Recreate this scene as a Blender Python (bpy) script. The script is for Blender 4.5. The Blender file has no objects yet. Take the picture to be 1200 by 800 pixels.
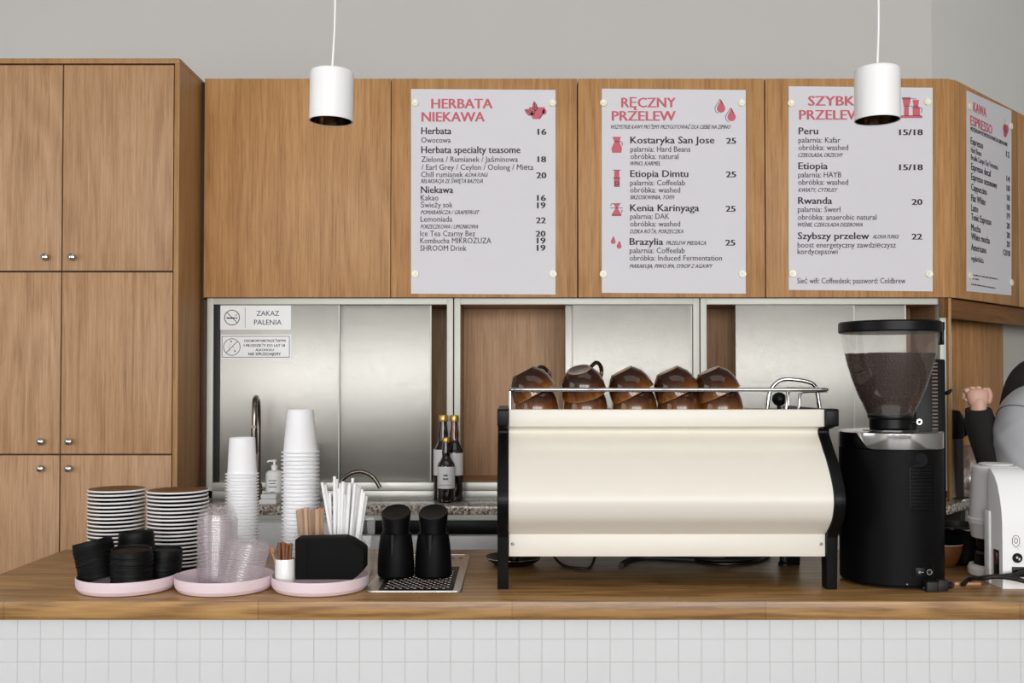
import bpy, bmesh, math, random
from mathutils import Vector, Matrix, Euler
random.seed(7)
S = bpy.context.scene
COL = S.collection
PI = math.pi

# ------------------------------------------------------------------ camera, world, light, exposure
F, CX, PY0 = 1200.0, 600.0, 422.0        # focal length, principal point in 1200x800 pixels
TH = math.radians(1.1)
CZ = 1.0                                  # counter top height
CAMZ = CZ + 0.54
cam = bpy.data.cameras.new('camera'); cam_o = bpy.data.objects.new('camera', cam); COL.objects.link(cam_o)
cam_o.location = (0, 0, CAMZ); cam_o.rotation_euler = (PI/2 + TH, 0, 0)
cam.sensor_width = 36; cam.lens = 36*F/1200; cam.shift_y = (PY0-400)/1200
cam.clip_start = .05
S.camera = cam_o
S.view_settings.view_transform = 'Standard'; S.view_settings.look = 'None'
S.view_settings.gamma = 1; S.view_settings.use_curve_mapping = False
S.view_settings.exposure = 0.0
S.cycles.transparent_max_bounces = 48
S.cycles.max_bounces = 10
S.cycles.caustics_reflective = False; S.cycles.caustics_refractive = False
S.cycles.sample_clamp_indirect = 6

W = bpy.data.worlds.new('world'); S.world = W; W.use_nodes = True
bg = W.node_tree.nodes['Background']; bg.inputs['Color'].default_value = (.86, .93, 1, 1); bg.inputs['Strength'].default_value = 1.2

def area(name, loc, rot, sx, sy, e, col=(1, 1, 1)):
    l = bpy.data.lights.new(name, 'AREA'); l.shape = 'RECTANGLE'; l.size = sx; l.size_y = sy; l.energy = e; l.color = col
    o = bpy.data.objects.new(name, l); COL.objects.link(o); o.location = loc; o.rotation_euler = rot
    return o
# daylight coming in through the street windows behind the camera and the shop window on the side
WINX = (-3.0, -0.2, 2.6, 5.1)
for wx in WINX:
    area('window_daylight', (wx, -8.98, 2.5), (math.radians(90), 0, 0), 2.4, 3.2, 228, (1.0, .985, .97))
# added fill light for shading from above, over the guests' side of the counter
area('overhead_fill_light', (0.6, 0.7, 4.26), (0, 0, 0), 4.2, 2.0, 26, (1.0, .97, .94))
area('side_window_daylight', (-4.48, 0.2, 2.0), (math.radians(90), 0, math.radians(-90)), 3.0, 2.1, 30, (1.0, .985, .97))

# ------------------------------------------------------------------ pixel helpers (where a thing stands)
FW = Vector((0, math.cos(TH), math.sin(TH))); UP = Vector((0, -math.sin(TH), math.cos(TH)))
def ray(px, py): return FW + Vector((1, 0, 0))*((px-CX)/F) + UP*((PY0-py)/F)
def P(px, py, d):
    r = ray(px, py); return Vector((0, 0, CAMZ)) + r*(d/r.y)
def X(px, d, py=445): return P(px, py, d).x
def Z(py, d): return P(600, py, d).z
def DZ(py, z):                     # depth at which pixel row py meets height z
    r = ray(600, py); t = (z-CAMZ)/r.z; return r.y*t

# ------------------------------------------------------------------ materials
def lin(c):
    c = c/255.0
    return c/12.92 if c <= .04045 else ((c+.055)/1.055)**2.4
def rgb(r, g, b): return (lin(r), lin(g), lin(b), 1)
class N:
    def __init__(s, name):
        s.m = bpy.data.materials.new(name); s.m.use_nodes = True
        s.t = s.m.node_tree; s.n = s.t.nodes; s.b = s.n['Principled BSDF']
    def new(s, typ, **kw):
        x = s.n.new(typ)
        for k, v in kw.items(): setattr(x, k, v)
        return x
    def link(s, a, b): s.t.links.new(a, b)
    def set(s, **kw):
        for k, v in kw.items(): s.b.inputs[k.replace('_', ' ')].default_value = v
    def math(s, op, a, b=None):
        x = s.new('ShaderNodeMath', operation=op)
        for i, v in enumerate((a, b)):
            if v is None: continue
            if isinstance(v, (int, float)): x.inputs[i].default_value = v
            else: s.link(v, x.inputs[i])
        return x.outputs[0]
    def coords(s, scale, rnd=True):
        tc = s.new('ShaderNodeTexCoord'); out = tc.outputs['Object']
        if rnd:
            oi = s.new('ShaderNodeObjectInfo'); a = s.new('ShaderNodeVectorMath', operation='ADD')
            m = s.math('MULTIPLY', oi.outputs['Random'], 37.0)
            cb = s.new('ShaderNodeCombineXYZ'); s.link(m, cb.inputs[0]); s.link(m, cb.inputs[1]); s.link(m, cb.inputs[2])
            s.link(out, a.inputs[0]); s.link(cb.outputs[0], a.inputs[1]); out = a.outputs[0]
        mp = s.new('ShaderNodeMapping'); s.link(out, mp.inputs[0]); mp.inputs['Scale'].default_value = scale
        return mp.outputs[0]
    def noise(s, vec, scale=1, detail=4, rough=.5):
        x = s.new('ShaderNodeTexNoise'); x.inputs['Scale'].default_value = scale; x.inputs['Detail'].default_value = detail
        x.inputs['Roughness'].default_value = rough; s.link(vec, x.inputs['Vector']); return x.outputs['Fac']
    def mix(s, fac, a, b):
        x = s.new('ShaderNodeMix', data_type='RGBA')
        if isinstance(fac, float): x.inputs[0].default_value = fac
        else: s.link(fac, x.inputs[0])
        for i, v in ((6, a), (7, b)):
            if isinstance(v, tuple): x.inputs[i].default_value = v
            else: s.link(v, x.inputs[i])
        return x.outputs[2]
    def ramp(s, fac, stops):
        x = s.new('ShaderNodeValToRGB'); e = x.color_ramp.elements
        while len(e) < len(stops): e.new(.5)
        for i, (p, c) in enumerate(stops): e[i].position = p; e[i].color = c
        s.link(fac, x.inputs[0]); return x.outputs[0]
    def bump(s, h, strength=.2, dist=.002):
        x = s.new('ShaderNodeBump'); x.inputs['Strength'].default_value = strength; x.inputs['Distance'].default_value = dist
        s.link(h, x.inputs['Height']); s.link(x.outputs[0], s.b.inputs['Normal'])

def plain(name, col, rough=.5, metal=0.0, var=.06, scale=14, coat=0.0, bump=0.0, **kw):
    n = N(name); v = n.coords((scale, scale, scale)); f = n.noise(v, 1, 3)
    d = tuple(c*(1-var) for c in col[:3])+(1,); l = tuple(min(1, c*(1+var)) for c in col[:3])+(1,)
    n.link(n.mix(f, d, l), n.b.inputs['Base Color'])
    r = n.math('ADD', n.math('MULTIPLY', f, .08), rough-.04); n.link(r, n.b.inputs['Roughness'])
    n.set(Metallic=metal, Coat_Weight=coat, **kw)
    if bump: n.bump(n.noise(n.coords((scale*12,)*3), 1, 4), bump, .001)
    return n.m

def wood(name, light, mid, dark, axis='Z', rough=.5, spec=.35):
    n = N(name)
    def sc(cross, along): return (cross, cross, along) if axis == 'Z' else (along, cross, cross)
    warp = n.noise(n.coords(sc(4.5, .55)), 1, 2, .5)
    rings = n.math('ADD', n.math('MULTIPLY', n.math('SINE', n.math('MULTIPLY', warp, 62.0)), .5), .5)
    fine = n.noise(n.coords(sc(120, 3.2)), 1, 6, .7)
    pores = n.noise(n.coords(sc(260, 9)), 1, 3, .6)
    big = n.noise(n.coords(sc(9, .4)), 1, 3, .5)
    f = n.math('ADD', n.math('MULTIPLY', rings, .1), n.math('MULTIPLY', fine, .75))
    f = n.math('ADD', f, n.math('MULTIPLY', big, .25))
    c = n.ramp(f, [(.33, dark), (.55, mid), (.78, light)])
    pm = n.ramp(pores, [(.36, (.78, .74, .68, 1)), (.47, (1, 1, 1, 1))])
    x = n.new('ShaderNodeMix', data_type='RGBA', blend_type='MULTIPLY'); x.inputs[0].default_value = .8
    n.link(c, x.inputs[6]); n.link(pm, x.inputs[7]); n.link(x.outputs[2], n.b.inputs['Base Color'])
    n.set(Roughness=rough, Specular_IOR_Level=spec); n.bump(fine, .12, .001)
    return n.m

M = {}
M['oak'] = wood('oak_veneer', rgb(202, 164, 128), rgb(182, 142, 105), rgb(152, 113, 79))
M['oak_upper'] = wood('warm_oak_veneer', rgb(206, 160, 110), rgb(184, 137, 88), rgb(152, 107, 64))
M['oak_edge'] = wood('oak_edge_band', rgb(186, 146, 100), rgb(170, 128, 84), rgb(150, 108, 68))
M['oak_inner'] = wood('oak_inner_board', rgb(160, 120, 86), rgb(142, 103, 72), rgb(118, 84, 56))
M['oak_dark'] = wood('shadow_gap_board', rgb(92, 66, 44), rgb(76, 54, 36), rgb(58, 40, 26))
M['valance'] = wood('brown_oak_board', rgb(142, 98, 58), rgb(124, 84, 48), rgb(98, 64, 36), 'X')

def butcher():
    n = N('butcher_block_oak'); tc = n.new('ShaderNodeTexCoord'); sp = n.new('ShaderNodeSeparateXYZ'); n.link(tc.outputs['Object'], sp.inputs[0])
    cb = n.new('ShaderNodeCombineXYZ'); n.link(sp.outputs[0], cb.inputs[0]); n.link(n.math('ADD', sp.outputs[1], .021), cb.inputs[1])
    br = n.new('ShaderNodeTexBrick'); n.link(cb.outputs[0], br.inputs['Vector']); br.offset = .37; br.offset_frequency = 2
    for k, v in (('Scale', 1), ('Brick Width', .62), ('Row Height', .044), ('Mortar Size', .0006), ('Mortar Smooth', .1), ('Bias', 0.0)): br.inputs[k].default_value = v
    br.inputs['Color1'].default_value = rgb(160, 122, 76); br.inputs['Color2'].default_value = rgb(184, 144, 92); br.inputs['Mortar'].default_value = rgb(112, 78, 46)
    fine = n.noise(n.coords((9, 170, 170), False), 1, 6, .65); warp = n.noise(n.coords((.9, 9, 9), False), 1, 2)
    rings = n.math('ADD', n.math('MULTIPLY', n.math('SINE', n.math('MULTIPLY', warp, 50.0)), .5), .5)
    f = n.math('ADD', n.math('MULTIPLY', fine, .75), n.math('MULTIPLY', rings, .25))
    c = n.ramp(f, [(.32, (.55, .48, .42, 1)), (.5, (.88, .86, .83, 1)), (.7, (1.14, 1.13, 1.12, 1))])
    x = n.new('ShaderNodeMix', data_type='RGBA', blend_type='MULTIPLY'); x.inputs[0].default_value = 1
    n.link(br.outputs['Color'], x.inputs[6]); n.link(c, x.inputs[7]); n.link(x.outputs[2], n.b.inputs['Base Color'])
    n.set(Roughness=.34, Specular_IOR_Level=.45, Coat_Weight=.15, Coat_Roughness=.25); n.bump(fine, .06, .001)
    return n.m
M['block'] = butcher()

def granite():
    n = N('speckled_granite'); v = n.coords((1, 1, 1), False)
    vo = n.new('ShaderNodeTexVoronoi'); vo.inputs['Scale'].default_value = 120; n.link(v, vo.inputs['Vector'])
    f = n.math('ADD', n.math('MULTIPLY', n.noise(v, 70, 5, .7), .6), n.math('MULTIPLY', vo.outputs['Color'], .4))
    c = n.ramp(f, [(.33, rgb(60, 52, 46)), (.45, rgb(138, 122, 108)), (.56, rgb(186, 178, 168)), (.72, rgb(222, 218, 210))])
    n.link(c, n.b.inputs['Base Color']); n.set(Roughness=.15); return n.m
M['granite'] = granite()

def brushed(name, col, rough, aniso=.4, scale=(4, 4, 260)):
    n = N(name); f = n.noise(n.coords(scale), 1, 4); big = n.noise(n.coords((3, 3, 3)), 1, 2)
    n.link(n.mix(f, tuple(c*.93 for c in col[:3])+(1,), col), n.b.inputs['Base Color'])
    n.link(n.math('ADD', n.math('MULTIPLY', f, .08), n.math('ADD', n.math('MULTIPLY', big, .08), rough-.08)), n.b.inputs['Roughness'])
    n.set(Metallic=1.0, Anisotropic=aniso); return n.m
def brushed_door():
    n = N('vertically_brushed_steel'); f = n.noise(n.coords((5200, 5200, 160), False), 1, 2, .5); big = n.noise(n.coords((2.5, 2.5, 3)), 1, 3)
    n.link(n.mix(big, rgb(184, 182, 176), rgb(192, 190, 184)), n.b.inputs['Base Color']); n.link(n.math('ADD', n.math('MULTIPLY', big, .08), .3), n.b.inputs['Roughness'])
    n.set(Metallic=1.0); n.bump(f, .75, .0012); return n.m
M['steel_door'] = brushed_door()
M['steel'] = brushed('brushed_steel', rgb(200, 198, 192), .36, .2)
M['steel_dark'] = brushed('dark_brushed_steel', rgb(70, 66, 62), .35)
M['alu'] = plain('satin_aluminium', rgb(206, 206, 200), .42, .75, .03)
M['alu_pale'] = plain('pale_aluminium', rgb(206, 207, 198), .5, .15, .03)
M['chrome'] = plain('polished_chrome', rgb(196, 196, 196), .09, 1.0, .02)
M['nickel'] = plain('dark_nickel', rgb(120, 112, 106), .16, 1.0, .04)
M['wall'] = plain('grey_plaster', rgb(203, 201, 198), .85, 0, .02, 3, bump=.05)
M['wall_brightened'] = plain('brightened_plaster', rgb(226, 226, 222), .85, 0, .02, 3, bump=.05)  # plaster colour brightened to stand in for light on the angled corner wall
M['wall_tile'] = plain('white_wall_tile', rgb(196, 192, 186), .35, 0, .03)
M['ceiling'] = plain('white_ceiling', rgb(188, 188, 186), .9, 0, .02, 3)
M['floor'] = plain('grey_screed', rgb(92, 88, 82), .6, 0, .08, 3)
M['tile'] = plain('white_glazed_mosaic', rgb(214, 215, 217), .3, 0, .02, 9, .1)
M['grout'] = plain('white_grout', rgb(196, 196, 197), .8, 0, .03, 30)
M['cream'] = plain('cream_enamel', rgb(231, 226, 215), .42, 0, .01, 4, .12, Coat_Roughness=.35)
M['blackmetal'] = plain('black_powder_coat', rgb(11, 11, 12), .4, 0, .08, 40, Specular_IOR_Level=.18)
M['blackplastic'] = plain('black_plastic', rgb(8, 8, 9), .38, 0, .08, 30, Specular_IOR_Level=.18)
M['matteblack'] = plain('matt_black_shell', rgb(9, 9, 10), .5, 0, .08, 30, bump=.05, Specular_IOR_Level=.1)
M['lidblack'] = plain('black_lid_plastic', rgb(8, 8, 8), .5, 0, .1, 30, Specular_IOR_Level=.18)
M['paperblack'] = plain('black_paper', rgb(8, 8, 8), .8, 0, .12, 20, bump=.15, Specular_IOR_Level=.18)
M['rubber'] = plain('black_rubber', rgb(8, 8, 8), .6, 0, .1, 30)
M['pink'] = plain('pale_pink_melamine', rgb(234, 216, 224), .4, 0, .02, 12)
M['whitepaper'] = plain('white_paperboard', rgb(240, 240, 242), .6, 0, .015, 12)
M['straw'] = plain('white_paper_straw', rgb(246, 246, 246), .6, 0, .015, 20)
M['kraft'] = plain('kraft_paper', rgb(196, 164, 138), .75, 0, .1, 40)
M['ribs'] = plain('brown_grey_ribs', rgb(120, 102, 90), .5, 0, .1, 30)
M['stick'] = wood('stirring_stick_wood', rgb(190, 140, 100), rgb(156, 108, 74), rgb(96, 62, 40))
M['sugar'] = plain('brown_sugar_stick', rgb(120, 76, 48), .6, 0, .25, 60)
M['whiteceramic'] = plain('white_ceramic', rgb(240, 240, 238), .2, 0, .01, 10, .3)
M['saucerblack'] = plain('black_glaze', rgb(12, 11, 11), .25, 0, .08, 12)
M['saucerrim'] = plain('white_saucer_rim', rgb(236, 236, 238), .3, 0, .02, 12)
M['saucerbrown'] = plain('brown_saucer_glaze', rgb(104, 64, 30), .35, 0, .12, 20)
M['whiteenamel'] = plain('white_lacquer', rgb(240, 240, 240), .35, 0, .01, 8)
M['shell'] = plain('white_grinder_shell', rgb(236, 236, 237), .42, 0, .01, 12)
M['paper'] = plain('poster_paper', rgb(222, 220, 226), .55, 0, .01, 5)
M['ink'] = plain('dark_ink', rgb(52, 44, 50), .7, 0, .05, 30)
M['greyink'] = plain('grey_ink', rgb(74, 66, 72), .7, 0, .05, 30)
M['pinkink'] = plain('rose_ink', rgb(206, 102, 116), .7, 0, .05, 30)
M['magnet'] = plain('cream_magnet', rgb(244, 240, 222), .3, 0, .02, 20, .2)
M['signwhite'] = plain('white_sticker', rgb(240, 241, 242), .4, 0, .01, 20)
M['label'] = plain('white_bottle_label', rgb(226, 226, 228), .6, 0, .02, 20)
M['gold'] = plain('gold_cap', rgb(206, 166, 88), .3, .8, .06, 20)
M['syrup'] = plain('dark_syrup_bottle', rgb(22, 13, 10), .07, 0, .1, 10, .6)
M['amber'] = plain('amber_bottle_neck', rgb(96, 42, 22), .08, 0, .1, 10, .6)
M['beans'] = plain('roasted_beans', rgb(52, 29, 19), .6, 0, .4, 90, Specular_IOR_Level=.25)
M['skin'] = plain('skin', rgb(214, 168, 150), .5, 0, .05, 20, Subsurface_Weight=.1)
M['tee'] = plain('grey_cotton', rgb(170, 172, 176), .85, 0, .06, 30, bump=.2)
M['sleeve'] = plain('black_knit', rgb(24, 20, 20), .9, 0, .15, 60, bump=.3)
M['trousers'] = plain('dark_denim', rgb(40, 44, 56), .9, 0, .1, 60)
M['hair'] = plain('dark_brown_hair', rgb(38, 28, 25), .5, 0, .3, 80)
M['red'] = plain('red_switch', rgb(84, 18, 15), .3, 0, .05, 20)
M['cork'] = wood('pale_wood', rgb(206, 160, 118), rgb(184, 136, 96), rgb(150, 106, 70), 'X')
M['lampwhite'] = plain('white_lamp_enamel', rgb(242, 242, 243), .4, 0, .01, 10)
M['lampinner'] = plain('dark_reflector', rgb(120, 100, 84), .12, 1.0, .05, 10)
M['cordwhite'] = plain('white_cord', rgb(240, 240, 240), .6, 0, .02, 30)
M['skirtgrey'] = plain('fridge_front_grey', rgb(206, 206, 208), .35, .1, .03, 6)
M['towel'] = plain('white_towel', rgb(232, 232, 234), .9, 0, .04, 60, bump=.4)

def glaze():
    n = N('brown_reactive_glaze'); tc = n.new('ShaderNodeTexCoord'); sp = n.new('ShaderNodeSeparateXYZ'); n.link(tc.outputs['Object'], sp.inputs[0])
    f = n.noise(n.coords((60, 60, 12)), 1, 4, .6)
    # the glaze breaks to honey at the lip of the cup
    h = n.math('ADD', n.math('MULTIPLY', sp.outputs[2], 13.5), n.math('MULTIPLY', n.math('SUBTRACT', f, .5), .5))
    c = n.ramp(h, [(.0, rgb(142, 92, 38)), (.2, rgb(96, 54, 20)), (.5, rgb(56, 28, 13)), (.9, rgb(38, 19, 13))])
    n.link(c, n.b.inputs['Base Color']); n.set(Roughness=.08, Specular_IOR_Level=.45, Coat_Weight=.15, Coat_Roughness=.03); return n.m
M['glaze'] = glaze()
M['footring'] = plain('pale_unglazed_ring', rgb(150, 122, 96), .5, 0, .05, 20)
M['cupinside'] = plain('dark_cup_interior', rgb(48, 28, 20), .15, 0, .08, 20)

def clear(name, col, haze, gloss, rough=.08):
    n = N(name); n.n.remove(n.b)
    out = n.n['Material Output']; tr = n.new('ShaderNodeBsdfTransparent'); gl = n.new('ShaderNodeBsdfGlossy'); df = n.new('ShaderNodeBsdfDiffuse'); tl = n.new('ShaderNodeBsdfTranslucent')
    tr.inputs[0].default_value = (1, 1, 1, 1); gl.inputs['Roughness'].default_value = rough; gl.inputs[0].default_value = (1, 1, 1, 1)
    df.inputs[0].default_value = col; tl.inputs[0].default_value = col
    d = n.new('ShaderNodeMixShader'); d.inputs[0].default_value = .4; n.link(df.outputs[0], d.inputs[1]); n.link(tl.outputs[0], d.inputs[2])
    lw = n.new('ShaderNodeLayerWeight'); lw.inputs['Blend'].default_value = .25; f = n.noise(n.coords((30, 30, 30)), 1, 2)
    a = n.new('ShaderNodeMixShader'); n.link(n.math('ADD', n.math('MULTIPLY', f, .01), haze-.005), a.inputs[0]); n.link(tr.outputs[0], a.inputs[1]); n.link(d.outputs[0], a.inputs[2])
    b = n.new('ShaderNodeMixShader'); n.link(n.math('ADD', n.math('MULTIPLY', lw.outputs['Facing'], gloss*2), gloss), b.inputs[0]); n.link(a.outputs[0], b.inputs[1]); n.link(gl.outputs[0], b.inputs[2])
    n.link(b.outputs[0], out.inputs[0]); return n.m
M['pet'] = clear('clear_pet_plastic', rgb(250, 236, 244), .05, .028, .1)
M['petrim'] = clear('clear_pet_rim', rgb(252, 240, 247), .3, .1, .12)
M['acrylic'] = clear('clear_acrylic', rgb(225, 228, 230), .05, .015, .05)
M['hopperglass'] = clear('clear_hopper_plastic', rgb(226, 220, 216), .03, .045, .05)
M['bag'] = clear('thin_plastic_bag', rgb(170, 150, 146), .35, .1, .15)

# ------------------------------------------------------------------ mesh builder
class MB:
    def __init__(s): s.bm = bmesh.new(); s.mi = 0; s.mats = []; s.round = False
    def use(s, m):
        if m not in s.mats: s.mats.append(m)
        s.mi = s.mats.index(m); return s
    def _tagf(s, n0):
        for f in list(s.bm.faces)[n0:]: f.material_index = s.mi
    def box(s, x0, x1, y0, y1, z0, z1, bev=0.0, seg=2, M4=None):
        n0 = len(s.bm.faces)
        t = bmesh.new(); bmesh.ops.create_cube(t, size=1)
        for v in t.verts: v.co = Vector(((x0+x1)/2+v.co.x*(x1-x0), (y0+y1)/2+v.co.y*(y1-y0), (z0+z1)/2+v.co.z*(z1-z0)))
        if bev: bmesh.ops.bevel(t, geom=list(t.edges), offset=bev, segments=seg, affect='EDGES', profile=.5)
        s._merge(t, M4); s._tagf(n0); return s
    def _merge(s, t, M4=None):
        if M4 is not None: bmesh.ops.transform(t, matrix=M4, verts=list(t.verts))
        mp = {}
        for v in t.verts: mp[v] = s.bm.verts.new(v.co)
        for f in t.faces:
            try: s.bm.faces.new([mp[v] for v in f.verts])
            except ValueError: pass
        t.free()
    def grid(s, rings, close_u=True, cap0=False, cap1=False):
        n0 = len(s.bm.faces); R = [[s.bm.verts.new(p) for p in r] for r in rings]
        for a, b in zip(R, R[1:]):
            n = len(a)
            for i in range(n if close_u else n-1):
                j = (i+1) % n
                s.bm.faces.new((a[i], a[j], b[j], b[i]))
        if cap0: s.bm.faces.new(list(reversed(R[0])))
        if cap1: s.bm.faces.new(R[-1])
        s._tagf(n0); return s
    def lathe(s, prof, seg=32, c=(0, 0, 0), mats=None, M4=None):
        """prof: list of (r,z); mats: material per segment"""
        c = Vector(c)
        def ring(r, z):
            if r < 1e-6:
                v = s.bm.verts.new(c+Vector((0, 0, z)) if M4 is None else M4 @ (c+Vector((0, 0, z)))); return [v]
            out = []
            for k in range(seg):
                p = c+Vector((r*math.cos(2*PI*k/seg), r*math.sin(2*PI*k/seg), z))
                out.append(s.bm.verts.new(p if M4 is None else M4 @ p))
            return out
        R = [ring(r, z) for r, z in prof]
        for i, (a, b) in enumerate(zip(R, R[1:])):
            n0 = len(s.bm.faces)
            if mats: s.use(mats[i])
            if len(a) == 1 and len(b) == 1: continue
            for k in range(seg):
                j = (k+1) % seg
                if len(a) == 1: f = s.bm.faces.new((a[0], b[j], b[k]))
                elif len(b) == 1: f = s.bm.faces.new((a[k], a[j], b[0]))
                else: f = s.bm.faces.new((a[k], a[j], b[j], b[k]))
                f.material_index = s.mi
        return s
    def tube(s, pts, r, seg=10, caps=True, closed=False):
        s.round = True; pts = [Vector(p) for p in pts]; n = len(pts); rs = r if isinstance(r, (list, tuple)) else [r]*n
        rings = []; prev = None
        for i, p in enumerate(pts):
            if closed: t = pts[(i+1) % n]-pts[i-1]
            else: t = pts[min(i+1, n-1)]-pts[max(i-1, 0)]
            t.normalize()
            if prev is None:
                a = Vector((0, 0, 1)) if abs(t.z) < .9 else Vector((1, 0, 0)); u = t.cross(a).normalized()
            else: u = (prev-t*prev.dot(t)).normalized()
            prev = u; w = t.cross(u)
            rings.append([p+(u*math.cos(2*PI*k/seg)+w*math.sin(2*PI*k/seg))*rs[i] for k in range(seg)])
        if closed: rings.append(rings[0]); return s.grid(rings)
        return s.grid(rings, True, caps, caps)
    def prism(s, poly, axis, a, b, bev=0.0, M4=None):
        """poly: 2-D points; axis 'x' -> (y,z), 'y' -> (x,z), 'z' -> (x,y)"""
        n0 = len(s.bm.faces); t = bmesh.new()
        def mk(p, h):
            return {'x': (h, p[0], p[1]), 'y': (p[0], h, p[1]), 'z': (p[0], p[1], h)}[axis]
        A = [t.verts.new(mk(p, a)) for p in poly]; B = [t.verts.new(mk(p, b)) for p in poly]
        n = len(poly); t.faces.new(A); t.faces.new(list(reversed(B)))
        for i in range(n): t.faces.new((A[i], B[i], B[(i+1) % n], A[(i+1) % n]))
        bmesh.ops.recalc_face_normals(t, faces=list(t.faces))
        if bev: bmesh.ops.bevel(t, geom=list(t.edges), offset=bev, segments=2, affect='EDGES', profile=.5, clamp_overlap=True)
        s._merge(t, M4); s._tagf(n0); return s
    def ball(s, c, r, sc=(1, 1, 1), seg=20, M4=None):
        n0 = len(s.bm.faces); t = bmesh.new(); bmesh.ops.create_uvsphere(t, u_segments=seg, v_segments=max(6, seg//2), radius=r)
        for v in t.verts: v.co = Vector((v.co.x*sc[0]+c[0], v.co.y*sc[1]+c[1], v.co.z*sc[2]+c[2]))
        s._merge(t, M4); s._tagf(n0); return s
    def build(s, name, mat=None, parent=None, loc=None, angle=25, smooth=True):
        if s.round: angle = max(angle, 50)
        bmesh.ops.recalc_face_normals(s.bm, faces=list(s.bm.faces))
        me = bpy.data.meshes.new(name); s.bm.to_mesh(me); s.bm.free()
        for m in (s.mats if s.mats else [mat]): me.materials.append(m if not isinstance(m, str) else M[m])
        if smooth:
            me.polygons.foreach_set('use_smooth', [True]*len(me.polygons))
            me.set_sharp_from_angle(angle=math.radians(angle))
        o = bpy.data.objects.new(name, me); COL.objects.link(o)
        if parent is not None: o.parent = parent
        if loc is not None: o.location = loc
        return o

def tag(o, label, cat, group=None, kind=None):
    o['label'] = label; o['category'] = cat
    if group: o['group'] = group
    if kind: o['kind'] = kind
    return o
def thing(name, loc, label, cat, group=None, rz=0.0):
    o = bpy.data.objects.new(name, None); COL.objects.link(o); o.location = loc; o.rotation_euler = (0, 0, rz); o.empty_display_size = .05
    return tag(o, label, cat, group)
def dup(root, loc=None, rot=None, label=None):
    kids = [(c, list(c.children)) for c in root.children]
    r = root.copy(); COL.objects.link(r)
    if loc is not None: r.location = loc
    if rot is not None: r.rotation_euler = rot
    if label: r['label'] = label
    for ch, gs in kids:
        c = ch.copy(); COL.objects.link(c); c.parent = r
        for g in gs:
            d = g.copy(); COL.objects.link(d); d.parent = c
    return r
def structure(o): o['kind'] = 'structure'; return o
ORD = ['first', 'second', 'third', 'fourth', 'fifth', 'sixth', 'seventh', 'eighth', 'ninth', 'tenth', 'eleventh', 'twelfth', 'thirteenth', 'fourteenth', 'fifteenth',
       'sixteenth', 'seventeenth', 'eighteenth', 'nineteenth', 'twentieth', 'twenty-first', 'twenty-second', 'twenty-third', 'twenty-fourth', 'twenty-fifth', 'twenty-sixth',
       'twenty-seventh', 'twenty-eighth', 'twenty-ninth', 'thirtieth', 'thirty-first', 'thirty-second']

# ------------------------------------------------------------------ text
def text_mesh(s, bold=0.0, shear=0.0):
    cu = bpy.data.curves.new('t', 'FONT'); cu.body = s; cu.size = 1; cu.offset = bold; cu.shear = shear; cu.resolution_u = 2
    cu.space_character = 1.0 + bold*1.2
    o = bpy.data.objects.new('t', cu); COL.objects.link(o); bpy.context.view_layer.update()
    dg = bpy.context.evaluated_depsgraph_get(); e = o.evaluated_get(dg); me = e.to_mesh()
    vs = [v.co.copy() for v in me.vertices]; fs = [list(p.vertices) for p in me.polygons]; e.to_mesh_clear()
    bpy.data.objects.remove(o); bpy.data.curves.remove(cu)
    return vs, fs
HCAP = max(v.y for v in text_mesh('H')[0])
def add_text(mb, s, org, right, up, width, bold=.0, shear=0.0, cap=None):
    """lay a line of text on a surface: org = left end of the base line"""
    vs, fs = text_mesh(s, 0.0, shear)
    if not vs: return
    x0 = min(v.x for v in vs); x1 = max(v.x for v in vs); k = width/(x1-x0); ky = k if cap is None else cap/HCAP
    nn = right.cross(up)
    for q, sh_ in enumerate((0, -bold, bold) if bold else (0,)):
        vv = [mb.bm.verts.new(org+nn*(.00025*q)+right*((v.x-x0+sh_)*k)+up*(v.y*ky)) for v in vs]
        for f in fs:
            try: mb.bm.faces.new([vv[i] for i in f]).material_index = mb.mi
            except ValueError: pass
def flat(mb, pts):                  # one flat printed shape
    mb.bm.faces.new([mb.bm.verts.new(p) for p in pts]).material_index = mb.mi

# ================================================================== THE ROOM
D_UP, D_TALL, D_WALL, D_FR = 4.2, 3.95, 4.55, 4.22
XW = X(1095, D_WALL)
b = MB().box(-4.6, 6.5, -9.1, 8.6, -.1, 0); structure(b.build('floor', 'floor'))
b = MB().box(-4.6, 6.5, -9.1, 8.6, 4.3, 4.4); structure(b.build('ceiling', 'ceiling'))
b = MB().box(-4.6, XW, D_WALL, D_WALL+.12, 0, 4.3); structure(b.build('wall_back', 'wall'))
b = MB().box(-4.6, -4.5, -9.1, -1.3, 0, 4.3).box(-4.6, -4.5, 1.7, 4.67, 0, 4.3).box(-4.6, -4.5, -1.3, 1.7, 0, .95).box(-4.6, -4.5, -1.3, 1.7, 3.05, 4.3)
structure(b.build('wall_left', 'wall'))
b = MB(); prev = -4.6
for wx in WINX:
    b.box(prev, wx-1.2, -9.1, -9.0, 0, 4.3); prev = wx+1.2
    b.box(wx-1.2, wx+1.2, -9.1, -9.0, 0, .9).box(wx-1.2, wx+1.2, -9.1, -9.0, 4.1, 4.3)
b.box(prev, 6.5, -9.1, -9.0, 0, 4.3); structure(b.build('wall_front', 'wall'))
b = MB().box(6.4, 6.5, -9.0, 8.6, 0, 4.3).box(XW+3.8, 6.5, 8.5, 8.6, 0, 4.3); structure(b.build('wall_right', 'wall'))
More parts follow.
